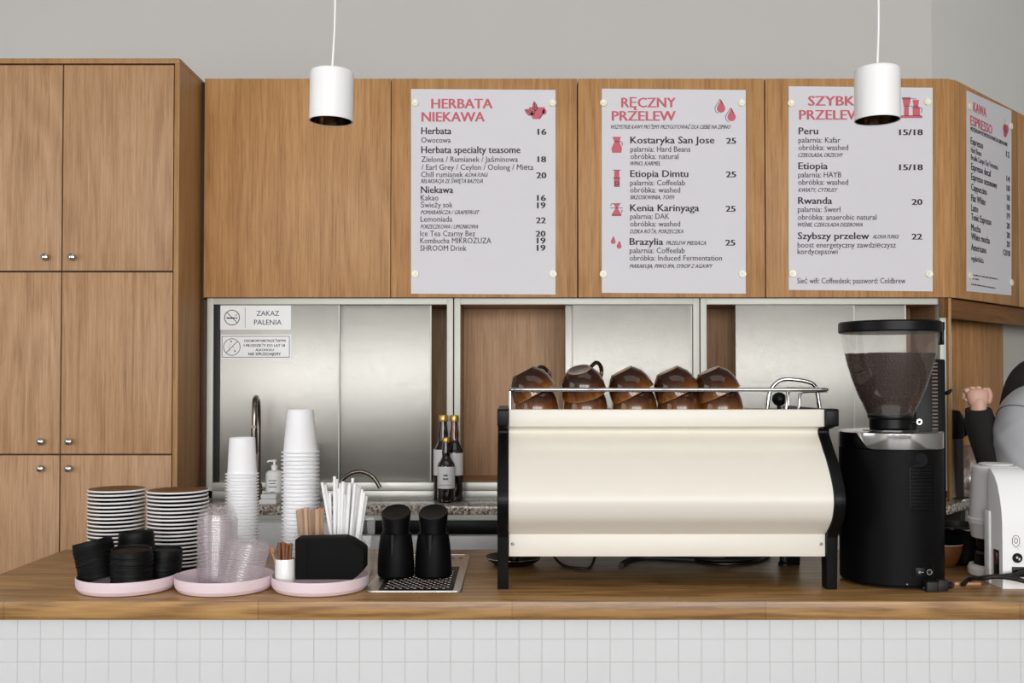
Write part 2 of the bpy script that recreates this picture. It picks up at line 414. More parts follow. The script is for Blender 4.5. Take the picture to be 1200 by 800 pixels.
# the wall that turns away behind the corner cabinets
AO = Vector((1.832, 4.215, 0)); R45 = PI/4
U45 = Vector((math.cos(R45), math.sin(R45), 0)); N45 = Vector((math.sin(R45), -math.cos(R45), 0))
OFFW = -(Vector((XW, D_WALL, 0))-AO).dot(N45)            # wall lies this far behind the door faces
TW0 = (Vector((XW, D_WALL, 0))-AO).dot(U45)
def AL(px, py, off):                # pixel -> (t, z) on the plane lying off behind the angled door faces
    r = ray(px, py); o = Vector((0, 0, CAMZ)); p0 = AO-N45*off
    k = (p0-o).dot(N45)/r.dot(N45); q = o+r*k; return (q-AO).dot(U45), q.z
b = MB().box(TW0, TW0+5.4, OFFW, OFFW+.12, 0, 4.3); o = b.build('wall_corner', 'wall_brightened'); o.location = AO; o.rotation_euler = (0, 0, R45); structure(o)

# ================================================================== CABINETS
def knob(parent, x, y, z):
    k = MB()
    k.lathe([(.0, 0), (.006, 0), (.0055, .012), (.008, .014), (.0125, .018), (.014, .023), (.012, .028), (.006, .031), (0, .0315)], 24, M4=Matrix.Translation((x, y, z)) @ Matrix.Rotation(PI/2, 4, 'X'))
    return k.build('knob', 'chrome', parent)
x0t, x1t = X(-66, D_TALL), X(208.4, D_TALL); zt = Z(68.3, D_TALL)
t = thing('tall_cabinet', (x1t, D_TALL, 0), 'tall oak cupboard with three rows of plain doors and round chrome knobs', 'cupboard')
wd = x1t-x0t; tk = .0195; dep = D_WALL-.004-D_TALL
b = MB().box(-tk, 0, 0, dep, 0, zt-tk, .001).box(-wd, -wd+tk, 0, dep, 0, zt-tk, .001).box(-wd, 0, 0, dep, zt-tk, zt, .001)
b.box(-wd+tk, -tk, dep-.012, dep, 0, zt-tk).box(-wd+tk, -tk, .03, dep-.012, 0, .1)
b.build('carcass', 'oak_edge', t)
b = MB().box(-wd+tk, -tk, .028, dep-.012, .1, zt-tk-.004); b.build('shelf_box', 'oak_dark', t)
rows = [(76, 317), (319, 531.5), (533.5, 760)]
cols = [(-60, 70), (71.6, 201)]
kn = [[(53.5, 301.5), (85, 301.5)], [(50.5, 517), (83, 517)], [(50.5, 548.5), (83, 548.5)]]
for r, (ya, yb) in enumerate(rows):
    for c, (xa, xb) in enumerate(cols):
        d = MB().box(X(xa, D_TALL)-x1t, X(xb, D_TALL)-x1t, .003, .022, max(.1, Z(yb, D_TALL)), Z(ya, D_TALL), .0012).build('door', 'oak', t)
        kx, ky = kn[r][c]; knob(d, X(kx, D_TALL)-x1t, .003, Z(ky, D_TALL))

# wall cabinets
zu0, zu1 = Z(348.3, D_UP), Z(92, D_UP)
wall_names = [('oak wall cabinet with bare door, next to the tall cupboard', 238.5, 456.5),
              ('oak wall cabinet carrying the HERBATA NIEKAWA price poster', 458.5, 676),
              ('oak wall cabinet carrying the RĘCZNY PRZELEW price poster', 678.5, 896.5),
              ('oak wall cabinet carrying the SZYBKI PRZELEW price poster', 899, 1115.5)]
def wall_cab(w, dep, label, rz, loc):
    t = thing('wall_cabinet', loc, label, 'cabinet', 'oak wall cabinets above the back bar', rz)
    g = .0016
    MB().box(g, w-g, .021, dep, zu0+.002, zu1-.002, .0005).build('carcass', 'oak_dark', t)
    MB().box(g, w-g, 0, .02, zu0, zu1, .0012).build('door', 'oak_upper', t)
    return t
for lab, xa, xb in wall_names:
    xl, xr = X(xa-1, D_UP), X(xb+1, D_UP)
    wall_cab(xr-xl, D_WALL-.004-D_UP, lab, 0, (xl, D_UP, 0))
# filler strip between the tall cupboard and the wall cabinets
xf0, xf1 = x1t+.001, X(237, D_UP)
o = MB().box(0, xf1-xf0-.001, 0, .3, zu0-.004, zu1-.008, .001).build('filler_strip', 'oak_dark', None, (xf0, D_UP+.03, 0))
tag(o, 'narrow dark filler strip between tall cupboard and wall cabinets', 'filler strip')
# corner (angled) wall cabinets
t1 = AL(1193, 200, 0)[0]
wall_cab(t1, OFFW-.004, 'angled oak wall cabinet carrying the KAWA ESPRESSO price poster', R45, AO+U45*0.004)
wall_cab(.72, OFFW-.004, 'angled oak wall cabinet beyond the KAWA ESPRESSO poster, mostly cut off', R45, AO+U45*(t1+.006))
o = MB().prism([(X(1117.2, D_UP), D_UP+.012), (AO.x-.002, AO.y+.004), (AO.x-.03, AO.y+.03), (X(1117.2, D_UP), D_UP+.05)], 'z', zu0, zu1).build('corner_post', 'oak_upper')
tag(o, 'slim oak corner post between straight and angled wall cabinets', 'corner post')
# valance below the angled cabinets
zv = AL(1116, 373, .035)[1]
o = MB().box(-.055, t1+.75, .03, .05, zv, zu0-.002, .001).build('valance_board', 'valance'); o.location = AO; o.rotation_euler = (0, 0, R45)
tag(o, 'brown wooden valance board under the angled wall cabinets', 'board')
# oak side panel with warm gap and the tiled splashback under the angled cabinets
ta = AL(1123.5, 450, OFFW-.03)[0]; tb = AL(1176, 450, OFFW-.03)[0]; tz0 = 1.0
o = MB().box(ta, tb, OFFW-.03, OFFW-.004, tz0+.05, zv+.04, .001).build('oak_panel', 'oak_upper'); o.location = AO; o.rotation_euler = (0, 0, R45)
tag(o, 'upright oak board on the wall behind the raised fist', 'panel')
b = MB().use('wall_tile').box(tb+.002, tb+1.2, OFFW-.012, OFFW-.003, 1.04, zv+.05)
tp = .019
for i in range(28):
    for j in range(24):
        b.box(tb+.004+i*tp*1.0, tb+.004+i*tp+tp*.93, OFFW-.016, OFFW-.011, 1.1+j*tp, 1.1+j*tp+tp*.93, .0012, 1)
o = b.build('tile_splashback'); o.location = AO; o.rotation_euler = (0, 0, R45)
tag(o, 'off-white small-tile splashback beside the upright oak board', 'splashback')

# sliding door cabinets between the wall cabinets and the back bar
ZB0, ZB1 = Z(565, D_FR), zu0-.002
def garage(lab, xa, xb, doors, dark_left):
    xl, xr = X(xa, D_FR), X(xb, D_FR); w = xr-xl
    t = thing('sliding_door_cabinet', (xl, D_FR, 0), lab, 'cabinet', 'sliding steel door cabinets above the back bar')
    pw = .026; zt_ = Z(356.5, D_FR); zb_ = Z(575, D_FR)
    f = MB().box(.0008, pw, 0, .05, zb_, ZB1, .001).box(w-pw, w-.0008, 0, .05, zb_, ZB1, .001).box(pw, w-pw, .002, .05, zt_, ZB1, .001)
    f.build('frame', 'alu_pale', t)
    MB().box(pw, w-pw, -.004, .05, zb_+.001, ZB0, .001).box(pw, w-pw, -.001, .05, zb_-.03, zb_, .0008).build('bottom_rail', 'alu', t)
    bd = D_WALL-.008-D_FR
    i = MB().box(pw, w-pw, bd-.01, bd, ZB0, zt_, 0).box(.002, pw-.004, .051, bd, ZB0, ZB1).box(w-pw+.004, w-.002, .051, bd, ZB0, ZB1).box(pw, w-pw, .051, bd, zt_+.003, ZB1).box(pw, w-pw, .051, bd, ZB0-.02, ZB0)
    i.build('interior', 'oak', t)
    if dark_left: MB().box(pw+.0005, X(257.2, D_FR)-xl-.0005, .01, .045, ZB0+.001, zt_-.001, .001).build('gap_shade_strip', 'rubber', t)  # black strip standing in for the deep shade in the door gap
    for (da, db, yo) in doors:
        d = MB().box(X(da, D_FR)-xl, X(db, D_FR)-xl, yo, yo+.008, ZB0+.0005, zt_-.0005, .0008).build('sliding_door', 'steel_door', t)
        MB().box(X(db, D_FR)-xl-.006, X(db, D_FR)-xl, yo-.0015, yo+.0005, ZB0+.002, zt_-.002, .0004).build('door_lip', 'alu_pale', d)
    return t
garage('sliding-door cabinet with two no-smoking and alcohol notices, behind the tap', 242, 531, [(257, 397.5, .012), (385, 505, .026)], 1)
garage('sliding-door cabinet with half-open oak interior, behind the brown cups', 532, 820, [(663, 806, .026), (671.5, 812, .012)], 0)
garage('sliding-door cabinet behind the black coffee grinder', 821, 1109.5, [(863, 1003, .012), (925, 1065, .026)], 0)
xg = X(1110.2, D_FR)
o = MB().box(xg, X(1116, D_FR-.02), D_FR-.015, D_WALL-.01, 1.05, zu0-.002, .0008).build('end_panel', 'oak_upper')
tag(o, 'narrow oak end panel closing the row of sliding door cabinets', 'panel')
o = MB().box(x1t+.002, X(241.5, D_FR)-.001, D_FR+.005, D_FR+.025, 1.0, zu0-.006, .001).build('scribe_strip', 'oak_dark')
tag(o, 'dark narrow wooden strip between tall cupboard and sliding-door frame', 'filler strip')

# back bar
zg = Z(584, D_FR); dg_ = DZ(592.5, zg); zgb = Z(603, dg_)
xr_bar = X(1110, dg_)
o = MB().prism([(x1t+.004, D_FR-.006), (x1t+.004, dg_), (xr_bar, dg_), (1.9+.02, D_FR+.03), (1.86, D_FR+.1), (1.78, D_FR-.006)], 'z', zgb, zg, .002).build('granite_worktop', 'granite')
tag(o, 'speckled granite worktop of the back bar under the sliding doors', 'worktop')
o = MB().box(x1t+.004, X(1109, D_FR), D_FR-.006, D_FR-.0045+.004, zg+.0005, Z(575, D_FR)-.031, .0004).build('upstand', 'alu')
tag(o, 'grey metal upstand behind the granite worktop', 'upstand')
def under(name, lab, cat, xa, xb, kind):
    d0 = dg_+.02; xl, xr = X(xa, d0), X(xb, d0)
    t = thing(name, (xl, d0, 0), lab, cat); w = xr-xl; h = zgb-.0015
    MB().box(.001, w-.001, .02, D_WALL-.02-d0-.05, .08, h, .001).build('body', 'whiteenamel', t)
    MB().box(.001, w-.001, .004, .02, Z(609.5, d0), h, .001).build('top_rail', 'alu_pale', t)
    if kind == 'drawers':
        MB().box(.002, w-.002, 0, .019, .1, Z(612, d0), .001).build('door', 'skirtgrey', t)
    else:
        MB().box(.002, w-.002, .008, .019, Z(626.5, d0), Z(610.2, d0), .001).build('control_panel', 'blackplastic', t)
        MB().box(.002, w-.002, -.006, .019, .1, Z(627.5, d0), .003).build('door', 'skirtgrey', t)
        MB().tube([(w*.1, -.03, Z(660, d0)), (w*.9, -.03, Z(660, d0))], .008).build('handle', 'alu', t)
under('base_cabinet', 'pale grey base cabinet under the sink end of the granite worktop', 'cabinet', 216, 420, 'drawers')
under('dishwasher', 'dishwasher with black control strip under the granite worktop, behind the carafes', 'dishwasher', 421, 600, 'panel')
under('bar_fridge', 'pale under-counter fridge hidden behind the espresso machine', 'fridge', 601, 1100, 'panel')
# dark fridge below the angled end of the bar
t = thing('undercounter_fridge', AO+N45*.02, 'dark steel under-counter fridge in the corner, between the two grinders', 'fridge', None, R45)
MB().box(-.02, .75, 0, .2, .1, zgb-.002, .002).build('body', 'steel_dark', t)
MB().box(-.015, .6, -.012, -.0005, .12, zgb-.09, .002).build('door', 'steel_dark', t)
tt, zz = AL(1106.5, 596.5, -.03)
MB().box(-.012, .022, -.016, -.012, zz-.018, zz+.014, .001).build('rating_plate', 'alu', t)
MB().box(-.012, -.006, -.022, -.012, zz-.15, zz-.02, .001).build('handle', 'alu', t)
o = MB().box(.03, .8, -.03, .19, zgb, zg, .002).build('corner_worktop', 'granite'); o.location = AO; o.rotation_euler = (0, 0, R45)
tag(o, 'dark granite corner worktop holding the thermos and plastic bag', 'worktop')

# ================================================================== SERVICE COUNTER
DC0, DC1 = DZ(704.3, CZ), DZ(643.5, CZ)
tp = 26.55*(DC0+.015)/1200
zb = Z(726.3, DC0)
xl = -80/1200*2.5-CX*2.5/1200
xl = X(-82, DC0)
o = MB().box(xl, 2.35, DC0, DC1, zb, CZ, .0025, 2).build('wooden_worktop', 'block')
tag(o, 'oak butcher-block worktop of the service counter', 'worktop')
t = thing('service_counter', (X(23.3, DC0+.012), DC0+.012, 0), 'white mosaic-tiled front of the service counter', 'counter')
MB().box(xl+.01-t.location.x, 2.33-t.location.x, .0012, DC1-DC0-.05, 0, zb-.0005).build('core', 'grout', t)
b = MB(); zr = Z(749, DC0+.012)
for i in range(-9, 47):
    for j in range(-1, 18):
        z1 = zr-(j*tp)
        if z1-tp < 0: continue
        a0 = i*tp+.0008; a1 = (i+1)*tp-.0008; za = z1-tp+.0008; zc = min(z1-.0008, zb-.001)
        if a0 < xl+.012-t.location.x: continue
        b.box(a0, a1, .0+random.uniform(0, .0003), .006, za, zc, .0014, 2)
b.build('tile_facing', 'tile', t, smooth=False)

# ================================================================== POSTERS
PD = D_UP-.0012
def poster(label, corners, plane, heads, bold, regular, hand, prices):
    """corners: (x0,y0,x1,y1,y0r,y1r); plane(px,py)->world; right, up vectors"""
    pt, right, up, nrm, rz = plane
    base = pt(corners[0], corners[5] if len(corners) > 5 else corners[3])
    t = thing('menu_poster', base, label, 'poster', 'price posters on the wall cabinets')
    inv = Matrix.Translation(-base)
    c = [pt(corners[0], corners[1]), pt(corners[2], corners[4]), pt(corners[2], corners[6]), pt(corners[0], corners[3])]
    b = MB(); q = [p-base for p in c]; bk = [p-nrm*.0009 for p in q]
    V = [b.bm.verts.new(p) for p in q+bk]
    for f in ((0, 1, 2, 3), (7, 6, 5, 4), (0, 4, 5, 1), (1, 5, 6, 2), (2, 6, 7, 3), (3, 7, 4, 0)): b.bm.faces.new([V[i] for i in f])
    b.build('sheet', 'paper', t, smooth=False)
    def lines(name, mat, items, bold, cap, shear=0.0):
        if not items: return
        for s, xa, xb, y in items:
            b = MB(); p0 = pt(xa, y); p1 = pt(xb, y); w = (p1-p0).dot(right)
            capw = (pt(xa, y-cap)-p0).dot(up); add_text(b, s, p0-base+nrm*.0007, right, up, w, bold, shear, capw)
            b.build(name, mat, t, smooth=False)
    lines('heading_line', 'pinkink', heads, .03, 11.2)
    lines('item_name', 'ink', bold, .022, 8.0)
    lines('description_line', 'greyink', regular, .008, 6.4)
    lines('handwritten_note', 'ink', hand, .016, 4.6, .35)
    lines('price', 'ink', prices, .035, 6.8)
    return t, base
RX, UZ = Vector((1, 0, 0)), Vector((0, 0, 1))
front = (lambda px, py: P(px, py, PD), RX, UZ, Vector((0, -1, 0)), 0)
def icon(t, base, plane, shapes, strokes):
    pt, right, up, nrm, rz = plane
    b = MB().use('pinkink')
    for poly in shapes: flat(b, [pt(x, y)-base+nrm*.0007 for x, y in poly])
    if strokes:
        b.use('ink')
        for st in strokes:
            for (xa, ya), (xb, yb) in zip(st, st[1:]):
                a = pt(xa, ya)-base+nrm*.001; c = pt(xb, yb)-base+nrm*.001; d = (c-a)
                if d.length < 1e-6: continue
                d.normalize(); n_ = d.cross(nrm)*.0011; a -= d*.0008; c += d*.0008
                flat(b, [a-n_, c-n_, c+n_, a+n_])
    return b.build('icon', None, t, smooth=False)
def drop(cx, cy, s):
    return [(cx, cy-s)]+[(cx+s*.62*math.cos(a), cy+s*.32+s*.62*math.sin(a)) for a in [(-.35+i*(PI+.7)/12) for i in range(13)]]
def dropline(cx, cy, s):
    return [(cx+s*.42, cy-s*.28), (cx, cy-s*1.02)]+[(cx+s*.7*math.cos(a), cy+s*.3+s*.7*math.sin(a)) for a in [(PI+.35-i*(1.55)/6) for i in range(7)]]
def arc(cx, cy, rx, ry, a0, a1, n=10): return [(cx+rx*math.cos(math.radians(a0+(a1-a0)*i/n)), cy+ry*math.sin(math.radians(a0+(a1-a0)*i/n))) for i in range(n+1)]

t, base = poster('white HERBATA NIEKAWA price poster, first of the four posters from the tall cupboard', (481.7, 104.3, 651, 344, 105.3, 344, 345), front,
 [('HERBATA', 505.8, 577, 127), ('NIEKAWA', 494.4, 567.8, 142.5)],
 [('Herbata', 493.8, 528.8, 157.2), ('Herbata specialty teasome', 493.8, 609.7, 179.4), ('Niekawa', 493.4, 531, 226.2)],
 [('Owocowa', 493.8, 528, 167.2), ('Zielona / Rumianek / Jaśminowa', 493.8, 606.9, 189.7), ('/ Earl Grey / Ceylon / Oolong / Mięta', 494, 625, 199),
  ('Chill rumianek', 493.4, 542.5, 207.5), ('Kakao', 493, 513.8, 234.7), ('Świeży sok', 493, 530.3, 243.1), ('Lemoniada', 492.8, 530, 259.7),
  ('Ice Tea Czarny Bez', 492.5, 556.9, 276.6), ('Kombucha MIKROZUZA', 492.5, 575.6, 285), ('SHROOM Drink', 492.5, 546.6, 293.8)],
 [('ALOHA FUNGI', 544.4, 571.9, 207.2), ('RELAKSACJA ZE ŚWIĘTĄ BAZYLIĄ', 493.4, 565.6, 214.4), ('POMARAŃCZA / GRAPEFRUIT', 493, 562, 251), ('PORZECZKOWA / LIMONKOWA', 492.8, 560, 267.8)],
 [('16', 630.3, 640, 157.8), ('18', 630.3, 639.7, 190), ('20', 628.8, 640, 208.8), ('16', 629.7, 639.4, 235.3), ('19', 629.7, 639, 244), ('22', 628.5, 639.4, 261.5),
  ('20', 628, 639, 277.2), ('19', 629.4, 639, 285.3), ('19', 629.4, 639, 293.8)])
leaf1 = [(615, 128.5), (620, 128.2), (624, 131), (625.5, 134.5), (620, 135.3), (617, 132.5)]
leaf2 = [(626, 119), (629, 123), (629.8, 127), (627, 130.3), (624.5, 127), (624.5, 122.5)]
icon(t, base, front, [[(620, 125.5), (638.5, 125.5), (638, 132), (633, 139.5), (624.5, 139.5), (621, 133)], arc(638, 131, 2.6, 3.4, 0, 324, 9), leaf1, leaf2],
     [leaf1+leaf1[:1], leaf2+leaf2[:1], [(626.3, 121), (627, 130.3), (625.5, 134.5)], [(617, 129.5), (625.5, 134.5)], [(636.5, 128.5), (635.5, 134), (632, 138.8)]])
t, base = poster('white RĘCZNY PRZELEW price poster above the brown cups', (705.3, 103.8, 874, 343, 105.5, 343, 344), front,
 [('RĘCZNY', 728.4, 791.5, 125.8), ('PRZELEW', 717.3, 791.5, 141.4)],
 [('Kostaryka San Jose', 738.8, 837, 168), ('Etiopia Dimtu', 738.8, 806.4, 207.4), ('Kenia Karinyaga', 738.5, 819, 247.4), ('Brazylia', 738, 777, 287)],
 [('palarnia: Hard Beans', 738.8, 809, 177.8), ('obróbka: natural', 738.8, 795, 186.3), ('palarnia: Coffeelab', 738.5, 802.8, 217.2), ('obróbka: washed', 738.5, 797, 225.6),
  ('palarnia: DAK', 738.5, 784.3, 256.5), ('obróbka: washed', 738.5, 797, 265.3), ('palarnia: Coffeelab', 737.8, 802.5, 296.5), ('obróbka: Induced Fermentation', 737.8, 846, 305.3)],
 [('WSZYSTKIE KAWY MOŻEMY PRZYGOTOWAĆ DLA CIEBIE NA ZIMNO', 716, 855.9, 151), ('WINO, KARMEL', 738.8, 773.9, 193.7), ('BRZOSKWINIA, TOFFI', 738.5, 790.5, 233.4),
  ('DZIKA RÓŻA, PORZECZKA', 738, 800.6, 273.4), ('PRZELEW MIESIĄCA', 780.4, 827.2, 287), ('MARAKUJA, PIWO IPA, SYROP Z AGAWY', 737.8, 835.4, 314)],
 [('25', 851.3, 862.3, 168.4), ('25', 851, 862.3, 207.7), ('25', 850.6, 861.7, 248), ('25', 850.3, 861.4, 287.7)])
icon(t, base, front, [drop(845, 124.5, 8), drop(857.3, 134.5, 8)], [dropline(843.6, 124.8, 8.3), dropline(856, 135, 8.3)])
icon(t, base, front, [[(717.6, 160.3), (727.6, 160.3), (726, 166), (729, 174), (728, 179), (717.5, 179), (716.3, 174), (720, 166)]], [[(720, 165.7), (727, 165.7), (729.5, 167.5), (729, 171)]])
icon(t, base, front, [[(719.8, 199), (725.8, 199), (725.8, 218.5), (719.8, 218.5)]], [[(718.5, 199.3), (727.3, 199.3)], [(718.6, 208.3), (727, 208.3)], [(720, 208.5), (720, 218.5), (725.7, 218.5), (725.7, 208.5)], [(721, 213), (724.6, 213), (724.6, 216.5), (721, 216.5), (721, 213)]])
icon(t, base, front, [[(718.5, 238.5), (727, 238.5), (723.8, 243.5), (728, 251), (728, 253), (716.8, 253), (717, 251), (721.5, 243.5)]], [[(715.5, 241), (717, 238.6), (727, 238.6)], [(715.5, 243.6), (729.5, 243.6)], [(728, 246), (729.3, 247), (728, 249.5)], [(717, 252), (728, 252)]])
icon(t, base, front, [drop(718.6, 281.5, 4.6), drop(725.5, 287, 4.6)], [[(720, 280), (718.6, 277)], [(727, 285.5), (725.5, 282.5)]])
t, base = poster('white SZYBKI PRZELEW price poster partly hidden by a pendant lamp', (924.3, 101, 1093, 339.5, 102.8, 339.5, 341.3), front,
 [('SZYBKI', 947.3, 1004.5, 123.8), ('PRZELEW', 936.8, 1011, 140.2)],
 [('Peru', 936, 958.5, 157.4), ('Etiopia', 935.7, 969.7, 198.3), ('Rwanda', 935.4, 974.9, 238.9), ('Szybszy przelew', 935, 1018.3, 280.2)],
 [('palarnia: Kafar', 935.7, 984.7, 167.2), ('obróbka: washed', 935.7, 993.8, 175.9), ('palarnia: HAYB', 935.4, 985.8, 207.8), ('obróbka: washed', 935.4, 993.8, 216.5),
  ('palarnia: Swerl', 935, 984.7, 248.4), ('obróbka: anaerobic natural', 935, 1027, 257.5), ('boost energetyczny zawdzięczysz', 934.6, 1049.8, 290), ('kordycepsowi', 934.6, 981.5, 297.7),
  ('Sieć wifi: Coffeedesk; password: Coldbrew', 934.3, 1061, 332)],
 [('CZEKOLADA, ORZECHY', 935.4, 988.2, 184), ('KWIATY, CYTRUSY', 935.4, 981.6, 224.9), ('WIŚNIE, CZEKOLADA DESEROWA', 935, 1010.6, 265.5), ('ALOHA FUNGI', 1022.5, 1053.3, 279.5)],
 [('15/18', 1054, 1081, 158.4), ('15/18', 1054, 1081, 199.4), ('20', 1068.7, 1080.6, 240), ('22', 1068.7, 1080.3, 280.6)])
icon(t, base, front, [[(1057.5, 114.5), (1067, 114.5), (1066.5, 121), (1065, 124.5), (1065, 135.5), (1059.3, 135.5), (1059.3, 124.5), (1058.3, 121)],
                      [(1069.3, 117), (1077, 117), (1076, 124), (1078, 126.5), (1078, 135.5), (1069.5, 135.5), (1069.5, 126.5), (1070.5, 124)], [(1056, 135.5), (1080, 135.5), (1080, 138.3), (1056, 138.3)]],
     [[(1057.3, 116), (1057.8, 114.5), (1066.5, 114.5), (1066.5, 116), (1057.3, 116)], [(1066.5, 115.5), (1073.5, 116)], [(1059, 124.2), (1076, 124.4)], [(1069, 126.3), (1079.5, 126.3), (1080.5, 128.5), (1079.5, 132)],
      [(1055.6, 138), (1056.3, 135.6), (1079.5, 135.6), (1080.8, 138)]])
PA = -.0012
def ptA(px, py):
    tt, zz = AL(px, py, PA); return AO+U45*tt-N45*PA+Vector((0, 0, zz))
angled = (ptA, U45, UZ, N45, R45)
t, base = poster('white KAWA ESPRESSO price poster on the angled cabinet', (1132.8, 106, 1185.3, 341, 129.5, 341, 346), angled,
 [('KAWA', 1140.5, 1155.5, 130.5), ('ESPRESSO', 1137.2, 1162.4, 146.3)],
 [('Espresso', 1137.4, 1151.8, 168.5), ('Espresso decaf', 1138, 1161, 198.7), ('Espresso sezonowe', 1138, 1168, 210.4), ('Cappuccino', 1138, 1156.2, 222.6), ('Flat White', 1138, 1154.6, 235.4),
  ('Latte', 1138, 1146, 246.8), ('Tonic Espresso', 1138, 1161.4, 257.4), ('Mocha', 1138, 1148.9, 270), ('White mocha', 1138, 1159.6, 280.4), ('Americano', 1138, 1155.5, 293)],
 [('Hard Beans', 1137.7, 1149.8, 178.3), ('Brasilia Campo Das Vertentes', 1137.7, 1169, 186.9), ('regular/duża', 1138, 1152.3, 305.3)],
 [('WSZYSTKIE KAWY MOŻEMY PRZYGOTOWAĆ DLA CIEBIE NA ZIMNO', 1137.2, 1180.2, 152.8)],
 [('12', 1179, 1182.6, 183.6), ('14', 1179.4, 1183, 212.4), ('18', 1179.6, 1183, 223.4), ('18', 1179.8, 1183, 234.6), ('18', 1179.8, 1183, 245.7), ('19', 1179.8, 1183, 256), ('20', 1179.5, 1183, 267.4),
  ('20', 1179.5, 1183, 278.5), ('20', 1179.5, 1183, 289), ('12/18', 1175.7, 1183.4, 298.8)])
icon(t, base, angled, [arc(1177.3, 150, 2.2, 5, 0, 330, 11), arc(1180, 151.5, 1.8, 5.5, 0, 330, 11), arc(1178, 156, 2.3, 5, 0, 330, 11)], [[(1177, 139), (1178, 147), (1178.6, 155)], [(1176, 152), (1178, 147)]])
b = MB().use('ink')            # small handwritten lines at the foot, not legible in the photo
rr = random.Random(3)
for (xa, xb, y) in ((1138, 1169, 322.6), (1138, 1147, 327), (1138, 1166.5, 333.7)):
    x = xa
    while x < xb:
        l = rr.uniform(.5, 1.6); sl = .36
        p = [(x, y+(x-xa)*.17), (min(x+l, xb), y+(x-xa)*.17), (min(x+l, xb), y+(x-xa)*.17-1.6), (x, y+(x-xa)*.17-1.6)]
        flat(b, [ptA(*q)-base+N45*.0007 for q in p]); x += l+rr.choice((.25, .3, .7))
b.build('small_print', None, t, smooth=False)

def magnet(p, n, label):
    b = MB(); q = Matrix.Translation((0, 0, 0)) @ n.to_track_quat('Z', 'Y').to_matrix().to_4x4()
    b.lathe([(0, 0), (.0145, 0), (.015, .001), (.015, .005), (.0138, .0062), (.006, .0064), (.0045, .0058), (0, .0056)], 28, M4=q)
    o = b.build('round_magnet', 'magnet', None, p); tag(o, label, 'magnet', 'round magnets holding the posters')
for nm, pts in (('HERBATA NIEKAWA', ((486.5, 120.6), (647.5, 120.6), (486.5, 321), (648, 321))), ('RĘCZNY PRZELEW', ((707.3, 120.6), (869, 120.6), (707, 321), (870, 321))),
                ('SZYBKI PRZELEW', ((927, 121), (1087, 119.3), (928.7, 320.5), (1088.8, 321)))):
    for (x, y), w in zip(pts, ('upper left', 'upper right', 'lower left', 'lower right')):
        magnet(P(x, y, PD-.001), Vector((0, -1, 0)), f'cream round magnet at the {w} corner of the {nm} poster')
for (x, y), w in zip(((1136.3, 125), (1184, 148), (1136.5, 323), (1184.8, 331)), ('upper left', 'upper right', 'lower left', 'lower right')):
    magnet(ptA(x, y)+N45*.001, N45, f'round magnet at the {w} corner of the KAWA ESPRESSO poster')

# notices on the steel door
SD = D_FR+.0115
def pS(x, y): return P(x, y, SD)
def notice(label, x0, y0, x1, y1):
    c = pS(x0, y1); t = thing('notice_sign', c, label, 'sign', 'notices on the steel door'); e = pS(x1, y0)-c
    MB().box(0, e.x, -.0012, .0004, 0, e.z, .0003, 1).build('plate', 'signwhite', t); return t, c
def stroke(b, pts, w, c, y=-.0016):
    for p, q in zip(pts, pts[1:]):
        p = pS(*p)-c; q = pS(*q)-c; p.y = q.y = y; d = (q-p)
        if d.length < 1e-7: continue
        d.normalize(); n_ = Vector((-d.z, 0, d.x))*w; flat(b, [p-n_, q-n_, q+n_, p+n_])
t, c = notice('white ZAKAZ PALENIA no-smoking notice at the top of the steel door', 257.7, 357.9, 341.2, 386.5)
b = MB(); off = Vector((0, -.0004, 0))
for s, xa, xb, y in (('ZAKAZ', 300.7, 327.3, 369.8), ('PALENIA', 297.9, 330, 380.3)): add_text(b, s, pS(xa, y)-c+Vector((0, -.0016, 0)), RX, UZ, pS(xb, y).x-pS(xa, y).x, .004)
b.build('lettering', 'ink', t, smooth=False)
b = MB(); stroke(b, arc(272, 372, 8.7, 8.7, 0, 360, 32), .0016, c); stroke(b, [(265.8, 365.8), (278.2, 378.2)], .0014, c, -.0018); stroke(b, [(265.5, 372.6), (275.5, 372.6)], .0026, c, -.0017)
stroke(b, [(276.3, 372.6), (278.5, 372.6)], .0024, c); stroke(b, [(275.5, 369.8), (277, 369.5), (277.6, 368)], .001, c); stroke(b, [(287.4, 360), (287.4, 384)], .0007, c)
b.build('no_smoking_symbol', 'ink', t, smooth=False)
t, c = notice('white framed notice forbidding alcohol sales, below the no-smoking notice', 258.8, 391.8, 341.7, 421)
b = MB()
for s, xa, xb, y in (('OSOBOM NIETRZEŹWYM', 286.2, 334.5, 400.6), ('I MŁODZIEŻY DO LAT 18', 286, 334, 406.1), ('ALKOHOLU', 299.5, 321, 411.2), ('NIE SPRZEDAJEMY', 291.3, 329.2, 416.3)):
    add_text(b, s, pS(xa, y)-c+Vector((0, -.0016, 0)), RX, UZ, pS(xb, y).x-pS(xa, y).x, .03)
b.build('lettering', 'ink', t, smooth=False)
b = MB(); stroke(b, [(260.3, 394), (339.2, 394), (339.2, 418.5), (260.3, 418.5), (260.3, 394)], .0012, c); b.build('border_line', 'greyink', t, smooth=False)
b = MB(); stroke(b, arc(271.8, 406.5, 9.7, 9.7, 0, 360, 32), .0013, c); stroke(b, [(265, 413.4), (278.6, 399.6)], .0013, c, -.0018)
stroke(b, [(270, 399.5), (271.2, 399.5), (271.2, 401)], .0022, c); stroke(b, [(269.5, 402), (268.6, 406), (269.5, 411)], .0005, c); stroke(b, [(274.5, 410.5), (276, 411.5), (275, 412)], .0022, c); stroke(b, [(272.5, 405), (275, 408.5)], .0005, c)
b.build('no_alcohol_symbol', 'ink', t, smooth=False)

